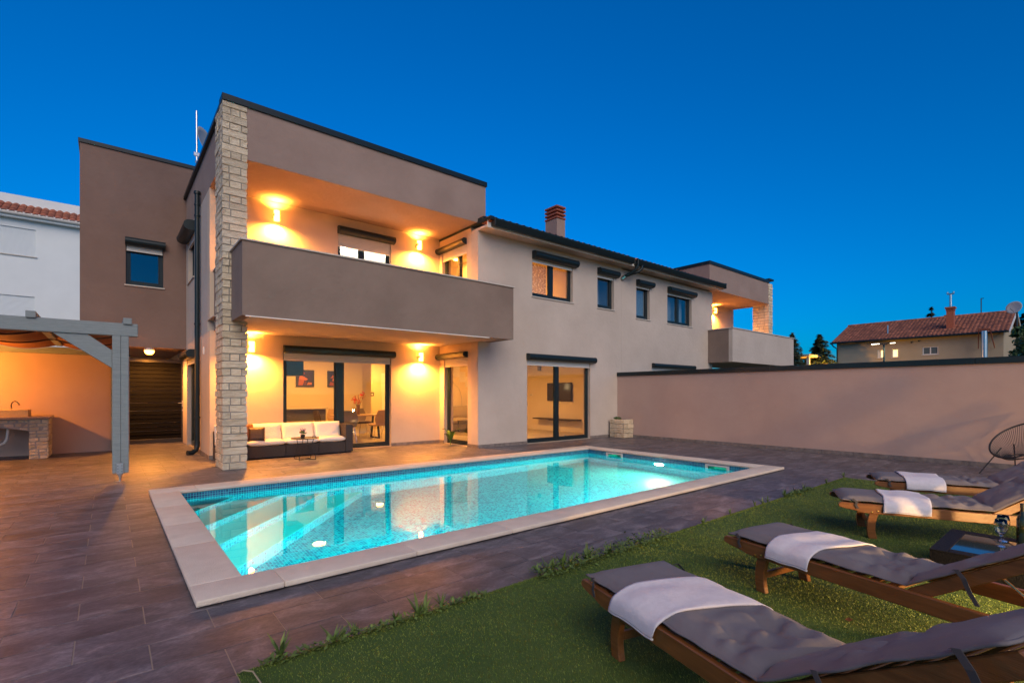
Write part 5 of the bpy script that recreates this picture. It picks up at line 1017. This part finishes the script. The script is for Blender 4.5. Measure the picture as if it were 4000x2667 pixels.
    m.f += [(loop[k], loop[(k + 1) % len(loop)], N + loop[(k + 1) % len(loop)], N + loop[k]) for k in range(len(loop))]
    fold = obj('terry_cloth', m, TOWEL, parent=T, world=False, smooth='all')
    m = MB()
    e1 = [TP(u / 24, 1, 0.003) + Vector((-0.004, 0, -0.004)) for u in range(25)]; m.tube(e1, 0.006, 6); obj('folded_hem', m, TOWEL, parent=fold, world=False, smooth='all')
    return t
make_lounger(1.0, 'wooden sun lounger with grey cushion, first in the row from the lawn corner', (2.385, 1.84), (-.27, -.963), (0.30, 0.64, 0.42, 0.78, 1), 'white towel on the lounger nearest the lawn corner by the pool steps')
make_lounger(4.3, 'wooden sun lounger with grey cushion, second from the lawn corner, beside the rattan table', (3.85, 1.76), (-.215, -.977), (0.35, 0.64, 0.42, 0.76, 1), 'white towel on the second lounger, the one before the rattan table')
make_lounger(7.9, 'wooden sun lounger with grey cushion, third from the lawn corner, behind the rattan table', (5.79, 1.79), (.42, -.907), (0.36, 0.72, 0.40, 0.75, 1), 'white towel on the third lounger, the one behind the rattan table')
make_lounger(12.2, 'wooden sun lounger with grey cushion at the end of the row by the garden wall', (7.42, 1.89), (.387, -.922), (0.30, 0.66, 0.28, 0.68, 1), 'white towel on the last lounger, the one by the garden wall')

# ================================================================== RATTAN TABLE, GLASSES, BOTTLE
rt = thing('rattan_table', (5.1, 0.42, 0.006), 'low black rattan coffee table with blue reflecting glass top on the lawn', 'coffee table')
x0, x1, y0, y1, h = 4.69, 5.515, 0.0, 0.828, 0.245
m = MB(); wall(m, 'x', x0, x0 + 0.04, y0, y1, 0.008, h); wall(m, 'x', x1 - 0.04, x1, y0, y1, 0.008, h); wall(m, 'y', y0, y0 + 0.04, x0 + 0.04, x1 - 0.04, 0.008, h); wall(m, 'y', y1 - 0.04, y1, x0 + 0.04, x1 - 0.04, 0.008, h); obj('apron', m, RATTAN_B, rt)
m = MB(); f = 0.10; m.box(x0 - 0.003, x1 + 0.003, y0 - 0.003, y0 + f, h, h + 0.012); m.box(x0 - 0.003, x1 + 0.003, y1 - f, y1 + 0.003, h, h + 0.012); m.box(x0 - 0.003, x0 + f, y0 + f, y1 - f, h, h + 0.012); m.box(x1 - f, x1 + 0.003, y0 + f, y1 - f, h, h + 0.012); obj('rim', m, RATTAN_B, rt, bevel=0.004)
obj('glass_top', MB().box(x0 + f, x1 - f, y0 + f, y1 - f, h + 0.002, h + 0.008), pm('dark_mirror_glass', (0.02, 0.03, 0.035), rough=0.03, spec=1.0, metal=0.0), rt)
def wine_glass(p, label):
    pr = [(0, 0), (0.033, 0.0), (0.033, 0.003), (0.006, 0.008), (0.004, 0.02), (0.004, 0.075), (0.012, 0.085), (0.030, 0.105), (0.040, 0.135), (0.039, 0.165), (0.032, 0.20), (0.0305, 0.20), (0.0375, 0.165), (0.0385, 0.135), (0.029, 0.107), (0.010, 0.089), (0, 0.087)]
    t = thing('wine_glass', p, label, 'wine glass', 'wine glasses on the rattan table'); obj('bowl', MB().lathe([q for q in pr if q[1] >= 0.075 or q == pr[-1]], 24, p), CLEAR, t, smooth='all'); obj('stem', MB().lathe(pr[:6], 20, p), CLEAR, t, smooth='all')
wine_glass((5.18, 0.50, 0.254), 'clear wine glass standing beside the edge of the glass tabletop'); wine_glass((5.36, 0.505, 0.257), 'clear wine glass standing next to the wine bottle')
t = thing('wine_bottle', (5.40, 0.40, 0.257), 'dark green wine bottle with green banded label on the rattan table', 'bottle')
bp_ = (5.40, 0.40, 0.257)
obj('bottle', MB().lathe([(0, 0.0), (0.036, 0), (0.0375, 0.01), (0.0375, 0.18), (0.03, 0.205), (0.016, 0.225), (0.0145, 0.28), (0.0165, 0.282), (0.0165, 0.30), (0, 0.30)], 24, bp_), pm('bottle_glass', (0.006, 0.012, 0.007), rough=0.06, spec=0.8), t, smooth=True)
obj('label_paper', MB().lathe([(0.0379, 0.05), (0.0379, 0.135)], 24, bp_, (-160, 30)), pm('label_paper', (0.45, 0.44, 0.38), rough=0.7), t, smooth=True)
obj('label_band', MB().lathe([(0.0382, 0.12), (0.0382, 0.132)], 24, bp_, (-160, 30)), pm('green_band', (0.12, 0.5, 0.03), rough=0.6), t, smooth=True); obj('capsule', MB().lathe([(0.0152, 0.235), (0.0172, 0.284), (0.0172, 0.302), (0, 0.3025)], 20, bp_), BLACK, t, smooth=True)

# ================================================================== CORD CHAIR
ac = thing('cord_chair', (11.98, 0.90, 0), 'black oval cord lounge chair beside the garden wall', 'chair')
cc = Vector((11.98, 0.90, 0.46)); 
dr = Vector((-0.74, 0.45, 0)).normalized(); sd2 = Vector((-dr.y, dr.x, 0))       # facing the pool
rim = []
for k in range(48):
    a = 6.2832 * k / 48; u = math.cos(a); v = math.sin(a); rad = 0.42 * (1 + 0.10 * u)
    rim.append(cc + dr * (-rad * u * 1.05) * 1.0 + sd2 * (rad * v * 0.98) + Vector((0, 0, 0.16 + 0.30 * u)))
obj('rim_frame', MB().tube(rim, 0.014, 8, closed=True), CORD, ac, smooth='all')
seat = []; sc0 = cc + dr * 0.02 + Vector((0, 0, -0.13))
for k in range(32): a = 6.2832 * k / 32; seat.append(sc0 + dr * (-0.13 * math.cos(a)) + sd2 * (0.13 * math.sin(a)) + Vector((0, 0, 0.03 * math.cos(a))))
obj('seat_ring', MB().tube(seat, 0.011, 8, closed=True), CORD, ac, smooth='all')
for k in range(96):
    a = 6.2832 * k / 96; kk = k / 96 * 48; i = int(kk); p = rim[i].lerp(rim[(i + 1) % 48], kk - i); k2 = k / 96 * 32; j = int(k2); q = seat[j].lerp(seat[(j + 1) % 32], k2 - j); q = q.lerp(sc0, 0.0)
    mid = p.lerp(q, 0.5) + Vector((0, 0, -0.035)); obj('cord', MB().tube([p, mid, q], 0.0032, 4), CORD, ac)
for sx, dl in ((-1, 0.30), (1, 0.30), (-1, -0.22), (1, -0.22)):
    p0 = cc + dr * dl * 0.5 + sd2 * 0.20 * sx + Vector((0, 0, 0.0 if dl > 0 else 0.06)); p1 = cc + dr * (dl + 0.12 * (1 if dl > 0 else -1)) + sd2 * 0.34 * sx; p1.z = 0.0
    obj('leg', MB().tube([p0, p1], 0.0095, 8), CORD, ac)

# ================================================================== GARDEN LAMP BEHIND THE LOUNGERS
for pz, lab in (((4.35, -0.78), 'warm lantern standing on the lawn behind the rattan table'), ((10.2, -1.3), 'warm lantern standing on the deck near the cord chair')):
    t = thing('garden_lantern', (pz[0], pz[1], 0), lab, 'lantern', 'lanterns behind the loungers'); p3 = (pz[0], pz[1], 0)
    obj('post', MB().tube([p3, (pz[0], pz[1], 0.36)], 0.03, 14), METAL, t, smooth=True); obj('foot', MB().lathe([(0, 0), (0.09, 0), (0.09, 0.015), (0, 0.02)], 16, p3), METAL, t, smooth=True)
    obj('glass', MB().lathe([(0.065, 0.365), (0.065, 0.56)], 16, p3), GLASS, t, smooth=True); obj('bulb', MB().lathe([(0, 0.37), (0.02, 0.38), (0.026, 0.42), (0, 0.45)], 12, p3), LAMP_GARDEN, t, smooth=True)
    obj('cap', MB().lathe([(0, 0.561), (0.075, 0.561), (0.05, 0.59), (0, 0.60)], 16, p3), METAL, t, smooth=True); lamp('POINT', 'lantern_light', (pz[0], pz[1], 0.49), 200.0 if pz[0] < 6 else 60.0, (1.0, 0.58, 0.20), t, size=0.06)

# ================================================================== WEEDS ALONG THE LAWN EDGE
def weed(p, s_, seed, label):
    r_ = random.Random(seed); m = MB(); n = r_.randint(7, 13)
    for k in range(n):
        az = r_.uniform(0, 6.283); ln = s_ * r_.uniform(0.55, 1.0); spread = r_.uniform(0.15, 0.75); wd = s_ * r_.uniform(0.08, 0.14); pts = []
        for i in range(6):
            u = i / 5; r = ln * spread * u ** 1.3; z = ln * (u - 0.25 * spread * u * u) * (1 - 0.3 * spread); pts.append(Vector((p[0] + r * math.cos(az), p[1] + r * math.sin(az), p[2] + z)))
        side = Vector((-math.sin(az), math.cos(az), 0))
        vs = []
        for i, q in enumerate(pts): u = i / 5; w_ = wd * (math.sin(math.pi * (0.12 + 0.86 * u)) ** 0.9) * (1.0 if i % 2 else 0.7); vs += [q - side * w_ * 0.5 + Vector((0, 0, w_ * 0.15)), q, q + side * w_ * 0.5 + Vector((0, 0, w_ * 0.15))]
        fs = []
        for i in range(5): fs += [(i * 3, i * 3 + 1, i * 3 + 4, i * 3 + 3), (i * 3 + 1, i * 3 + 2, i * 3 + 5, i * 3 + 4)]
        m.add(vs, fs)
    t = thing('weed', p, label, 'weed', 'weeds along the lawn edge'); obj('leaves', m, WEED, t); obj('stem', MB().tube([(p[0], p[1], 0), (p[0], p[1], p[2] + 0.25 * s_)], 0.003 + s_ * 0.01, 5), WEED, t)
WL = 'jagged leaved weed growing from the joint at the lawn edge'
for k, (x, s_) in enumerate([(0.70, 0.19), (0.97, 0.15), (1.03, 0.09), (1.10, 0.13), (1.36, 0.12), (1.50, 0.18), (1.56, 0.16), (1.68, 0.14), (1.86, 0.09), (2.62, 0.20), (2.70, 0.14), (2.80, 0.22), (2.88, 0.15), (3.06, 0.20), (3.35, 0.16), (4.92, 0.13), (5.55, 0.09), (6.15, 0.13), (6.35, 0.12), (6.55, 0.12), (7.05, 0.14), (7.35, 0.15), (7.75, 0.13), (8.6, 0.11), (9.42, 0.14)]):
    weed((x, LY + rnd.uniform(-0.02, 0.015), 0.002), s_, 40 + k, WL)
# dense creeping mat of weeds
r_ = random.Random(77); m = MB()
for k in range(2600):
    x = r_.choice((r_.uniform(2.5, 4.2), r_.uniform(2.5, 4.2), r_.uniform(7.0, 7.9), r_.uniform(0.6, 2.0))); d_ = 0.10 if 2.5 < x < 4.3 else 0.03
    y = LY + r_.gauss(-0.02, d_ * 0.5); z = r_.uniform(0.01, 0.075 if 2.5 < x < 4.3 else 0.035); az = r_.uniform(0, 6.283); ln = r_.uniform(0.018, 0.04); up = r_.uniform(-0.3, 0.9); a = Vector((math.cos(az), math.sin(az), up)); b = Vector((-math.sin(az), math.cos(az), 0.2)); p = Vector((x, y, z))
    m.add([p, p + a * ln * 0.5 - b * ln * 0.28, p + a * ln, p + a * ln * 0.5 + b * ln * 0.28], [(0, 1, 2, 3)])
tag(obj('creeping_weeds', m, WEED), 'creeping mat of small weeds spilling over the lawn edge', 'weeds', kind='stuff')
tag(obj('fallen_leaf', MB().add([(3.44, 0.98, 0.03), (3.47, 0.97, 0.036), (3.50, 1.0, 0.033), (3.46, 1.01, 0.028), (3.47, 0.99, 0.03)], [(0, 1, 4), (1, 2, 4), (2, 3, 4), (3, 0, 4)]), pm('dry_leaf', (0.30, 0.11, 0.03), rough=0.7)), 'small dry orange leaf lying on the lawn', 'leaf')
# frayed edge of the turf roll at the lawn corner
tag(obj('turf_edge_strip', MB().tube([(0.50, 2.74, 0.012), (0.515, 2.70, 0.04), (0.545, 2.64, 0.05), (0.56, 2.55, 0.03), (0.56, 2.45, 0.012)], 0.004, 6), pm('frayed_strip', (0.35, 0.28, 0.17), rough=0.9), smooth='all'), 'pale frayed strip curling at the lawn corner', 'strip')

# ================================================================== SATELLITE DISH, AERIAL ON THE ROOF
t = thing('satellite_dish', (2.2, 17.0, 6.6), 'pale oval satellite dish behind the upper roof edge', 'satellite dish')
def dish(c, nrm, r, par, mt):
    q = Vector(nrm).to_track_quat('Z', 'Y').to_matrix().to_4x4(); M = Matrix.Translation(c) @ q
    m = MB().lathe([(0, 0), (r * 0.4, 0.02 * r), (r * 0.75, 0.09 * r), (r, 0.18 * r), (r * 1.01, 0.16 * r), (r * 0.75, 0.06 * r), (0, -0.03 * r)], 28); m.v = [tuple(M @ Vector(v)) for v in m.v]; obj('reflector', m, mt, par, smooth='all')
DISH = pm('dish_enamel', (0.42, 0.43, 0.43), rough=0.6)
dish((2.16, 16.6, 8.66), (0.75, -0.62, 0.25), 0.40, t, DISH); obj('arm', MB().tube([(2.16, 16.6, 8.3), (2.02, 16.6, 8.28)], 0.02, 8), STEEL, t); obj('bracket', MB().box(1.9, 2.16, 16.57, 16.63, 8.22, 8.30), STEEL, t)
t = thing('aerial_mast', (1.98, 16.6, 7.6), 'thin pale aerial mast standing beside the satellite dish', 'aerial'); obj('mast', MB().tube([(1.98, 16.6, 7.5), (1.97, 16.6, 9.5)], 0.022, 8), STEEL, t, smooth=True); obj('clamp', MB().box(1.93, 2.03, 16.56, 16.64, 8.2, 8.26), STEEL, t); obj('coupling', MB().tube([(1.98, 16.6, 8.02), (1.98, 16.6, 8.07)], 0.05, 10), STEEL, t)
t = thing('vent_pipe', (1.72, 16.3, 6.7), 'short pale vent pipe above the side roof edge', 'pipe'); obj('pipe', MB().tube([(1.9, 15.6, 6.6), (1.9, 15.6, 7.25)], 0.03, 8), DISH, t, smooth=True); obj('collar', MB().tube([(1.9, 15.6, 6.62), (1.9, 15.6, 6.68)], 0.05, 8), DISH, t)
t = thing('door_bell', (1.66, 12.9, 2.4), 'small pale oval fitting on the side wall by the downpipe', 'fitting'); m = MB().lathe([(0, -0.09), (0.02, -0.075), (0.025, 0), (0.02, 0.075), (0, 0.09)], 10, (1.665, 12.85, 2.36)); obj('cover', m, PVC, t, smooth=True); obj('plate', MB().box(1.66, 1.669, 12.83, 12.87, 2.28, 2.44), PVC, t)

# ================================================================== WHITE APARTMENT HOUSE, BEHIND LEFT
wh = thing('apartment_house', (-4, 32, 0), 'white apartment house with lowered shutters and terracotta eaves behind the pergola', 'house')
hs_ = [(-3.85, -2.44, 7.40, 8.59), (-3.85, -2.47, 4.35, 5.64), (-8.4, -7.0, 7.40, 8.59), (-8.4, -7.0, 4.35, 5.64)]
m = MB(); wall(m, 'y', 30, 30.3, -14, 6, 0, 8.95, hs_); obj('wall', m, STUCCO_WHITE, wh)
for a, b, c_, d_ in hs_:
    m = MB(); n = 26; st = (d_ - c_) / n; pr = []
    for i in range(n): z = c_ + i * st; pr += [(30.06, z + 0.004), (30.045, z + 0.012), (30.045, z + st - 0.012), (30.06, z + st - 0.004)]
    m.prism(pr + [(30.1, d_), (30.1, c_)], a, b, lambda y, z, q: (q, y, z)); o_ = obj('roller_shutter', m, pm('white_shutter', (0.72, 0.78, 0.80), rough=0.5), wh); obj('sill', MB().box(a - 0.04, b + 0.04, 29.95, 30.04, c_ - 0.04, c_), CAPSTONE, o_)
obj('parapet', MB().box(-14, 6, 31.0, 31.3, 9.2, 10.28), STUCCO_WHITE, wh); obj('eaves_board', MB().box(-14, 6, 29.72, 30.3, 8.952, 9.06), STUCCO_WHITE, wh)
obj('gutter', MB().tube([(-14, 29.66, 9.12), (6, 29.66, 9.12)], 0.085, 12), PVC, wh, smooth=True)
rf = obj('roof', MB().prism([(29.62, 9.14), (31.0, 9.86), (31.0, 9.7), (29.75, 9.06)], -14, 6, lambda y, z, q: (q, y, z)), TERRA, wh)
for i in range(40):
    x = -6.5 + i * 0.24
    for j in range(3): obj('roof_tile', MB().grid(6, 1, lambda u, v: (x + 0.1 * (2 * u - 1), 29.55 + (j + v * 1.08) * 0.48, 9.135 + 0.05 * math.sin(math.pi * u) + (j + v * 1.08) * 0.48 * 0.522 - 0.02 * v)), TERRA, rf, smooth='all')

# ================================================================== OLD HOUSE, BEHIND RIGHT
oh = thing('old_house', (52, 9.5, 0), 'sand coloured old house with weathered red tile roof and small lit windows', 'house')
wins = [(11.29, 11.73, 4.26, 4.93), (10.33, 10.79, 4.25, 4.93), (7.96, 8.90, 4.34, 4.96)]
m = MB(); wall(m, 'x', 48, 48.3, 4.5, 14.6, -0.1, 5.78, wins); wall(m, 'y', 4.5, 4.8, 48.3, 56, -0.1, 5.78); wall(m, 'y', 14.3, 14.6, 48.3, 56, -0.1, 5.78); wall(m, 'x', 55.7, 56, 4.8, 14.3, -0.1, 5.78)
m.prism([(48.3, 5.78), (55.7, 5.78), (52, 7.35)], 4.5, 4.75, lambda x, z, a: (x, a, z)); m.prism([(48.3, 5.78), (55.7, 5.78), (52, 7.35)], 14.35, 14.6, lambda x, z, a: (x, a, z)); obj('wall', m, STUCCO_SAND, oh)
pt = (7.52 - 5.72) / 4.4
rf = obj('roof', MB().prism([(47.6, 5.72), (52, 7.52), (56.4, 5.72), (56.4, 5.64), (52, 7.42), (47.6, 5.64)], 4.2, 14.9, lambda x, z, a: (x, a, z)), TERRA_OLD, oh)
fl = MB(); nr, nc = 20, 44
for i in range(nr):
    for j in range(nc):
        s0 = i / nr * 4.4; y = 4.22 + j * 0.243; x = 47.58 + s0; fl.add([(x, y, 5.735 + s0 * pt + 0.015), (x, y + 0.115, 5.735 + s0 * pt + 0.055), (x, y + 0.236, 5.735 + s0 * pt + 0.015), (x + 0.24, y + 0.236, 5.735 + (s0 + 0.24) * pt), (x + 0.24, y + 0.115, 5.735 + (s0 + 0.24) * pt + 0.03), (x + 0.24, y, 5.735 + (s0 + 0.24) * pt)], [(0, 1, 4, 5), (1, 2, 3, 4)])
tag(obj('roof_tile_field', fl, TERRA_OLD, rf), kind='stuff')
for j in range(24): obj('ridge_tile', MB().tube([(52, 4.2 + j * 0.446, 7.53), (52, 4.2 + j * 0.446 + 0.45, 7.535)], [0.11, 0.095], 8), TERRA_OLD, rf)
obj('gutter', MB().tube([(47.52, 4.2, 5.66), (47.52, 14.95, 5.66)], 0.07, 8), METAL, oh, smooth=True); obj('downpipe', MB().tube([(47.55, 14.85, 5.62), (47.7, 14.75, 5.4), (47.93, 14.55, 5.2), (47.93, 14.5, 0)], 0.05, 8), METAL, oh, smooth=True)
for k, (a, b, c_, d_) in enumerate(wins):
    m = MB(); f = 0.07; m.box(48.06, 48.12, a, a + f, c_, d_); m.box(48.06, 48.12, b - f, b, c_, d_); m.box(48.06, 48.12, a + f, b - f, c_, c_ + f); m.box(48.06, 48.12, a + f, b - f, d_ - f, d_)
    if k == 2: m.box(48.06, 48.12, (a + b) / 2 - f / 2, (a + b) / 2 + f / 2, c_ + f, d_ - f)
    o_ = obj('window', m, PVC, oh)
    if k < 2: obj('lit_room', MB().box(48.2, 48.25, a, b, c_, d_), LIT, o_); obj('blind', MB().box(48.15, 48.16, b - 0.22 if k == 0 else a, b if k == 0 else a + 0.12, c_, d_), PVC, o_)
    else: obj('pane', MB().box(48.09, 48.1, a + f, b - f, c_ + f, d_ - f), pm('grey_pane', (0.10, 0.13, 0.14), rough=0.1), o_)
    obj('sill', MB().box(47.95, 48.05, a - 0.05, b + 0.05, c_ - 0.04, c_), CAPSTONE, o_)
m = MB()
ch = obj('chimney', MB().box(48.9, 49.45, 7.24, 7.66, 6.0, 7.80), BRICK, oh); obj('chimney_collar', MB().box(48.82, 49.53, 7.16, 7.74, 7.80, 7.92), BRICK, ch); obj('chimney_collar', MB().box(48.86, 49.49, 7.20, 7.70, 7.66, 7.72), BRICK, ch); obj('flue', MB().tube([(49.15, 7.45, 7.9), (49.15, 7.45, 8.9)], 0.09, 10), STEEL, ch, smooth=True); m = MB(); m.box(49.0, 49.3, 7.25, 7.65, 8.9, 8.96); m.tube([(49.15, 7.28, 8.96), (49.15, 7.28, 9.08)], 0.07, 8); m.tube([(49.15, 7.62, 8.96), (49.15, 7.62, 9.08)], 0.07, 8); obj('flue_cowl', m, STEEL, ch); obj('flashing', MB().box(48.75, 49.5, 7.12, 7.78, 6.14, 6.20), DISH, ch)
for y in (7.9, 8.1, 8.3): obj('vent_stack', MB().box(53.0, 53.2, y, y + 0.1, 7.0, 7.75), BRICK, oh)
obj('vent_lid', MB().box(52.95, 53.25, 7.85, 8.45, 7.75, 7.83), BRICK, oh)
obj('roof_pipe', MB().tube([(48.9, 11.25, 6.2), (48.9, 11.25, 6.95)], 0.045, 8), STEEL, oh, smooth=True); obj('wall_vent', MB().tube([(48, 9.55, 5.35), (47.9, 9.55, 5.35)], 0.05, 8), METAL, oh); obj('wall_vent', MB().tube([(48, 9.1, 5.42), (47.9, 9.1, 5.42)], 0.05, 8), METAL, oh)
obj('verge_board', MB().prism([(47.6, 5.55), (52, 7.36), (56.4, 5.55), (56.4, 5.72), (52, 7.53), (47.6, 5.72)], 4.14, 4.195, lambda x, z, a: (x, a, z)), PVC, oh)
t = thing('steel_flue', (47.0, 5.35, 0), 'shiny steel flue pipe on brackets before the old house', 'flue'); obj('pipe', MB().tube([(47.0, 5.35, 0), (47.0, 5.35, 5.75)], 0.16, 14), STEEL, t, smooth=True); m = MB(); m.box(46.8, 47.2, 5.05, 5.65, 5.8, 5.9); obj('cap', m, BRICK, t)
for s_ in (-1, 1): obj('stay', MB().tube([(46.95, 5.35 + 0.28 * s_, 5.85), (47.9, 5.35 + 0.42 * s_, 4.6)], 0.03, 6), BRICK, t)
t = thing('aerial_mast', (52, 6.1, 7.5), 'thin dark aerial mast on the old roof ridge', 'aerial'); obj('mast', MB().tube([(52, 6.1, 7.4), (52, 6.1, 8.75)], 0.035, 6), METAL, t); obj('cross_arm', MB().box(51.97, 52.03, 5.95, 6.12, 8.70, 8.75), METAL, t)
t = thing('satellite_dish', (46.6, 3.7, 0), 'large pale satellite dish on a post at the gable of the old house', 'satellite dish'); dish((46.5, 3.85, 7.1), (-0.9, 0.3, 0.25), 0.42, t, DISH); obj('post', MB().tube([(46.75, 3.75, 0), (46.75, 3.75, 7.05)], 0.05, 8), METAL, t); obj('feed_arm', MB().tube([(46.6, 3.8, 6.75), (45.9, 4.0, 7.0)], 0.02, 6), STEEL, t)

# carport, street lamp
t = thing('carport', (41, 15, 0), 'small white posted carport roof beyond the neighbouring balcony', 'carport')
for y, x in ((15.95, 41), (14.35, 41), (15.95, 44), (14.35, 44)): obj('post', MB().box(x - 0.09, x + 0.09, y - 0.09, y + 0.09, 0, 4.2), DISH, t)
obj('roof_slab', MB().box(40.6, 44.5, 14.15, 16.6, 4.2, 4.36), STUCCO_SAND, t); obj('rail', MB().box(41, 41.05, 15.3, 15.9, 3.4, 3.5), DISH, t)
t = thing('street_lamp', (34.2, 8.05, 0), 'double headed lit street lamp before the old house', 'street lamp')
obj('post', MB().tube([(34.2, 8.05, 0), (34.2, 8.05, 4.22)], [0.07, 0.045], 10), METAL, t, smooth=True)
for s_, e in ((1, 0.3), (-1, 0.22)):
    obj('arm', MB().tube([(34.2, 8.05, 4.20), (34.2 - 0.02 * s_, 8.05 + s_ * 0.2, 4.26)], 0.03, 8), METAL, t); h_ = obj('lamp_head', MB().box(34.1, 34.3, 8.05 + s_ * 0.18, 8.05 + s_ * (0.3 + e), 4.26, 4.30), METAL, t, bevel=0.015); obj('led_panel', MB().box(34.12, 34.28, 8.05 + s_ * (0.22 if s_ > 0 else 0.30), 8.05 + s_ * (0.3 + e * 0.95), 4.245, 4.259), LAMP_STREET, h_); lamp('SPOT', 'street_light', (34.2, 8.05 + s_ * 0.42, 4.22), 250.0, (1.0, 0.8, 0.5), t, (0, 0, -1), 0.06, 150)
t = thing('sodium_lamp', (42.0, 13.5, 0), 'low orange lamp below the cedar behind the wall', 'street lamp'); obj('post', MB().tube([(42.0, 13.5, 0), (42.0, 13.5, 3.1)], 0.05, 8), METAL, t); obj('globe', MB().lathe([(0, -0.12), (0.085, -0.085), (0.12, 0), (0.085, 0.085), (0, 0.12)], 14, (42.0, 13.5, 3.2)), LAMP_SODIUM, t, smooth=True); lamp('POINT', 'sodium_light', (42.0, 13.5, 3.36), 420.0, (1.0, 0.45, 0.06), t, size=0.05)

# ================================================================== TREES
def cedar(p, h, rad, seed, label, nl=15):
    r_ = random.Random(seed); t = thing('cedar_tree', p, label, 'tree', 'conifers beyond the garden wall'); P0 = Vector(p)
    tr = MB().tube([P0, P0 + Vector((0.1, 0, h * 0.5)), P0 + Vector((0, 0, h))], [h * 0.025, h * 0.015, 0.02], 8); tk = obj('trunk', tr, BARK, t, smooth=True); m = MB(); br = MB()
    for k in range(nl):
        f = k / (nl - 1); z = h * (0.22 + 0.77 * f); rr = rad * (1 - f) ** 0.75 * (1 if k % 2 else 0.85) + 0.12
        nb = max(4, int(9 * (1 - f * 0.5)))
        for b in range(nb):
            az = 6.283 * b / nb + r_.uniform(-0.4, 0.4); ln = rr * r_.uniform(0.7, 1.12); drp = r_.uniform(-0.05, 0.22)
            pts = [P0 + Vector((math.cos(az) * ln * u, math.sin(az) * ln * u, z + ln * (0.25 * u - (0.32 + drp) * u * u))) for u in (0, 0.3, 0.6, 1.0)]
            br.tube(pts, [0.05, 0.035, 0.02, 0.008], 4)
            for q in range(int(70 * ln / rad) + 30):
                u = r_.uniform(0.15, 1.03); c_ = P0 + Vector((math.cos(az) * ln * u, math.sin(az) * ln * u, z + ln * (0.25 * u - (0.32 + drp) * u * u)))
                off = r_.gauss(0, 0.24 * ln * (1.15 - u * 0.6)); c_ += Vector((-math.sin(az) * off, math.cos(az) * off, r_.gauss(-0.03, 0.09))); s_ = r_.uniform(0.12, 0.30) * (rad / 2.6) ** 0.5
                a = Vector((math.cos(az + r_.uniform(-1, 1)), math.sin(az + r_.uniform(-1, 1)), r_.uniform(-0.5, 0.1))).normalized(); b_ = Vector((-a.y, a.x, r_.uniform(-0.2, 0.2)))
                m.add([c_ - a * s_, c_ - b_ * s_ * 0.35, c_ + a * s_, c_ + b_ * s_ * 0.35 + Vector((0, 0, 0.03))], [(0, 1, 2, 3)])
    obj('crown', m, CEDAR, t); tag(obj('branches', br, BARK, t), kind='stuff')
cedar((43.5, 14.4, 0), 5.95, 2.0, 3, 'tiered cedar lit orange from below beyond the wall', 20)
cedar((38, 14.35, 0), 5.6, 1.5, 8, 'dark cedar half hidden behind the neighbouring balcony', 14)
cedar((66, 11.5, 0), 10.3, 2.0, 5, 'distant conifer top rising above the old roof', 14)
cedar((58, 3.2, 0), 10.2, 3.6, 9, 'tall dark cedar beside the gable of the old house', 16)
def broad(p, h, rx, seed, label):
    r_ = random.Random(seed); t = thing('leafy_tree', p, label, 'tree'); P0 = Vector(p)
    tk = MB().tube([P0, P0 + Vector((0.1, 0.1, h * 0.4)), P0 + Vector((0, 0.1, h * 0.75))], [0.16, 0.11, 0.05], 8)
    cl = []
    for k in range(26):
        az = r_.uniform(0, 6.28); zz = r_.uniform(0.35, 1.0); rr = rx * math.sin(math.pi * min(1, zz * 0.85)) * r_.uniform(0.4, 1); c_ = P0 + Vector((math.cos(az) * rr, math.sin(az) * rr, h * zz)); cl.append(c_); tk.tube([P0 + Vector((0, 0, h * 0.4 * zz + 0.5)), c_], [0.05, 0.012], 5)
    obj('trunk', tk, BARK, t, smooth=True); m = MB()
    for k, c_ in enumerate(cl): q = leafy(120, c_, rx * 0.34, rx * 0.26, 0.11, seed * 50 + k); m.add(q.v, q.f)
    obj('crown', m, LEAF, t)
broad((31.5, 2.05, 0), 4.3, 0.95, 6, 'bright green leafy tree in front of the satellite dish')
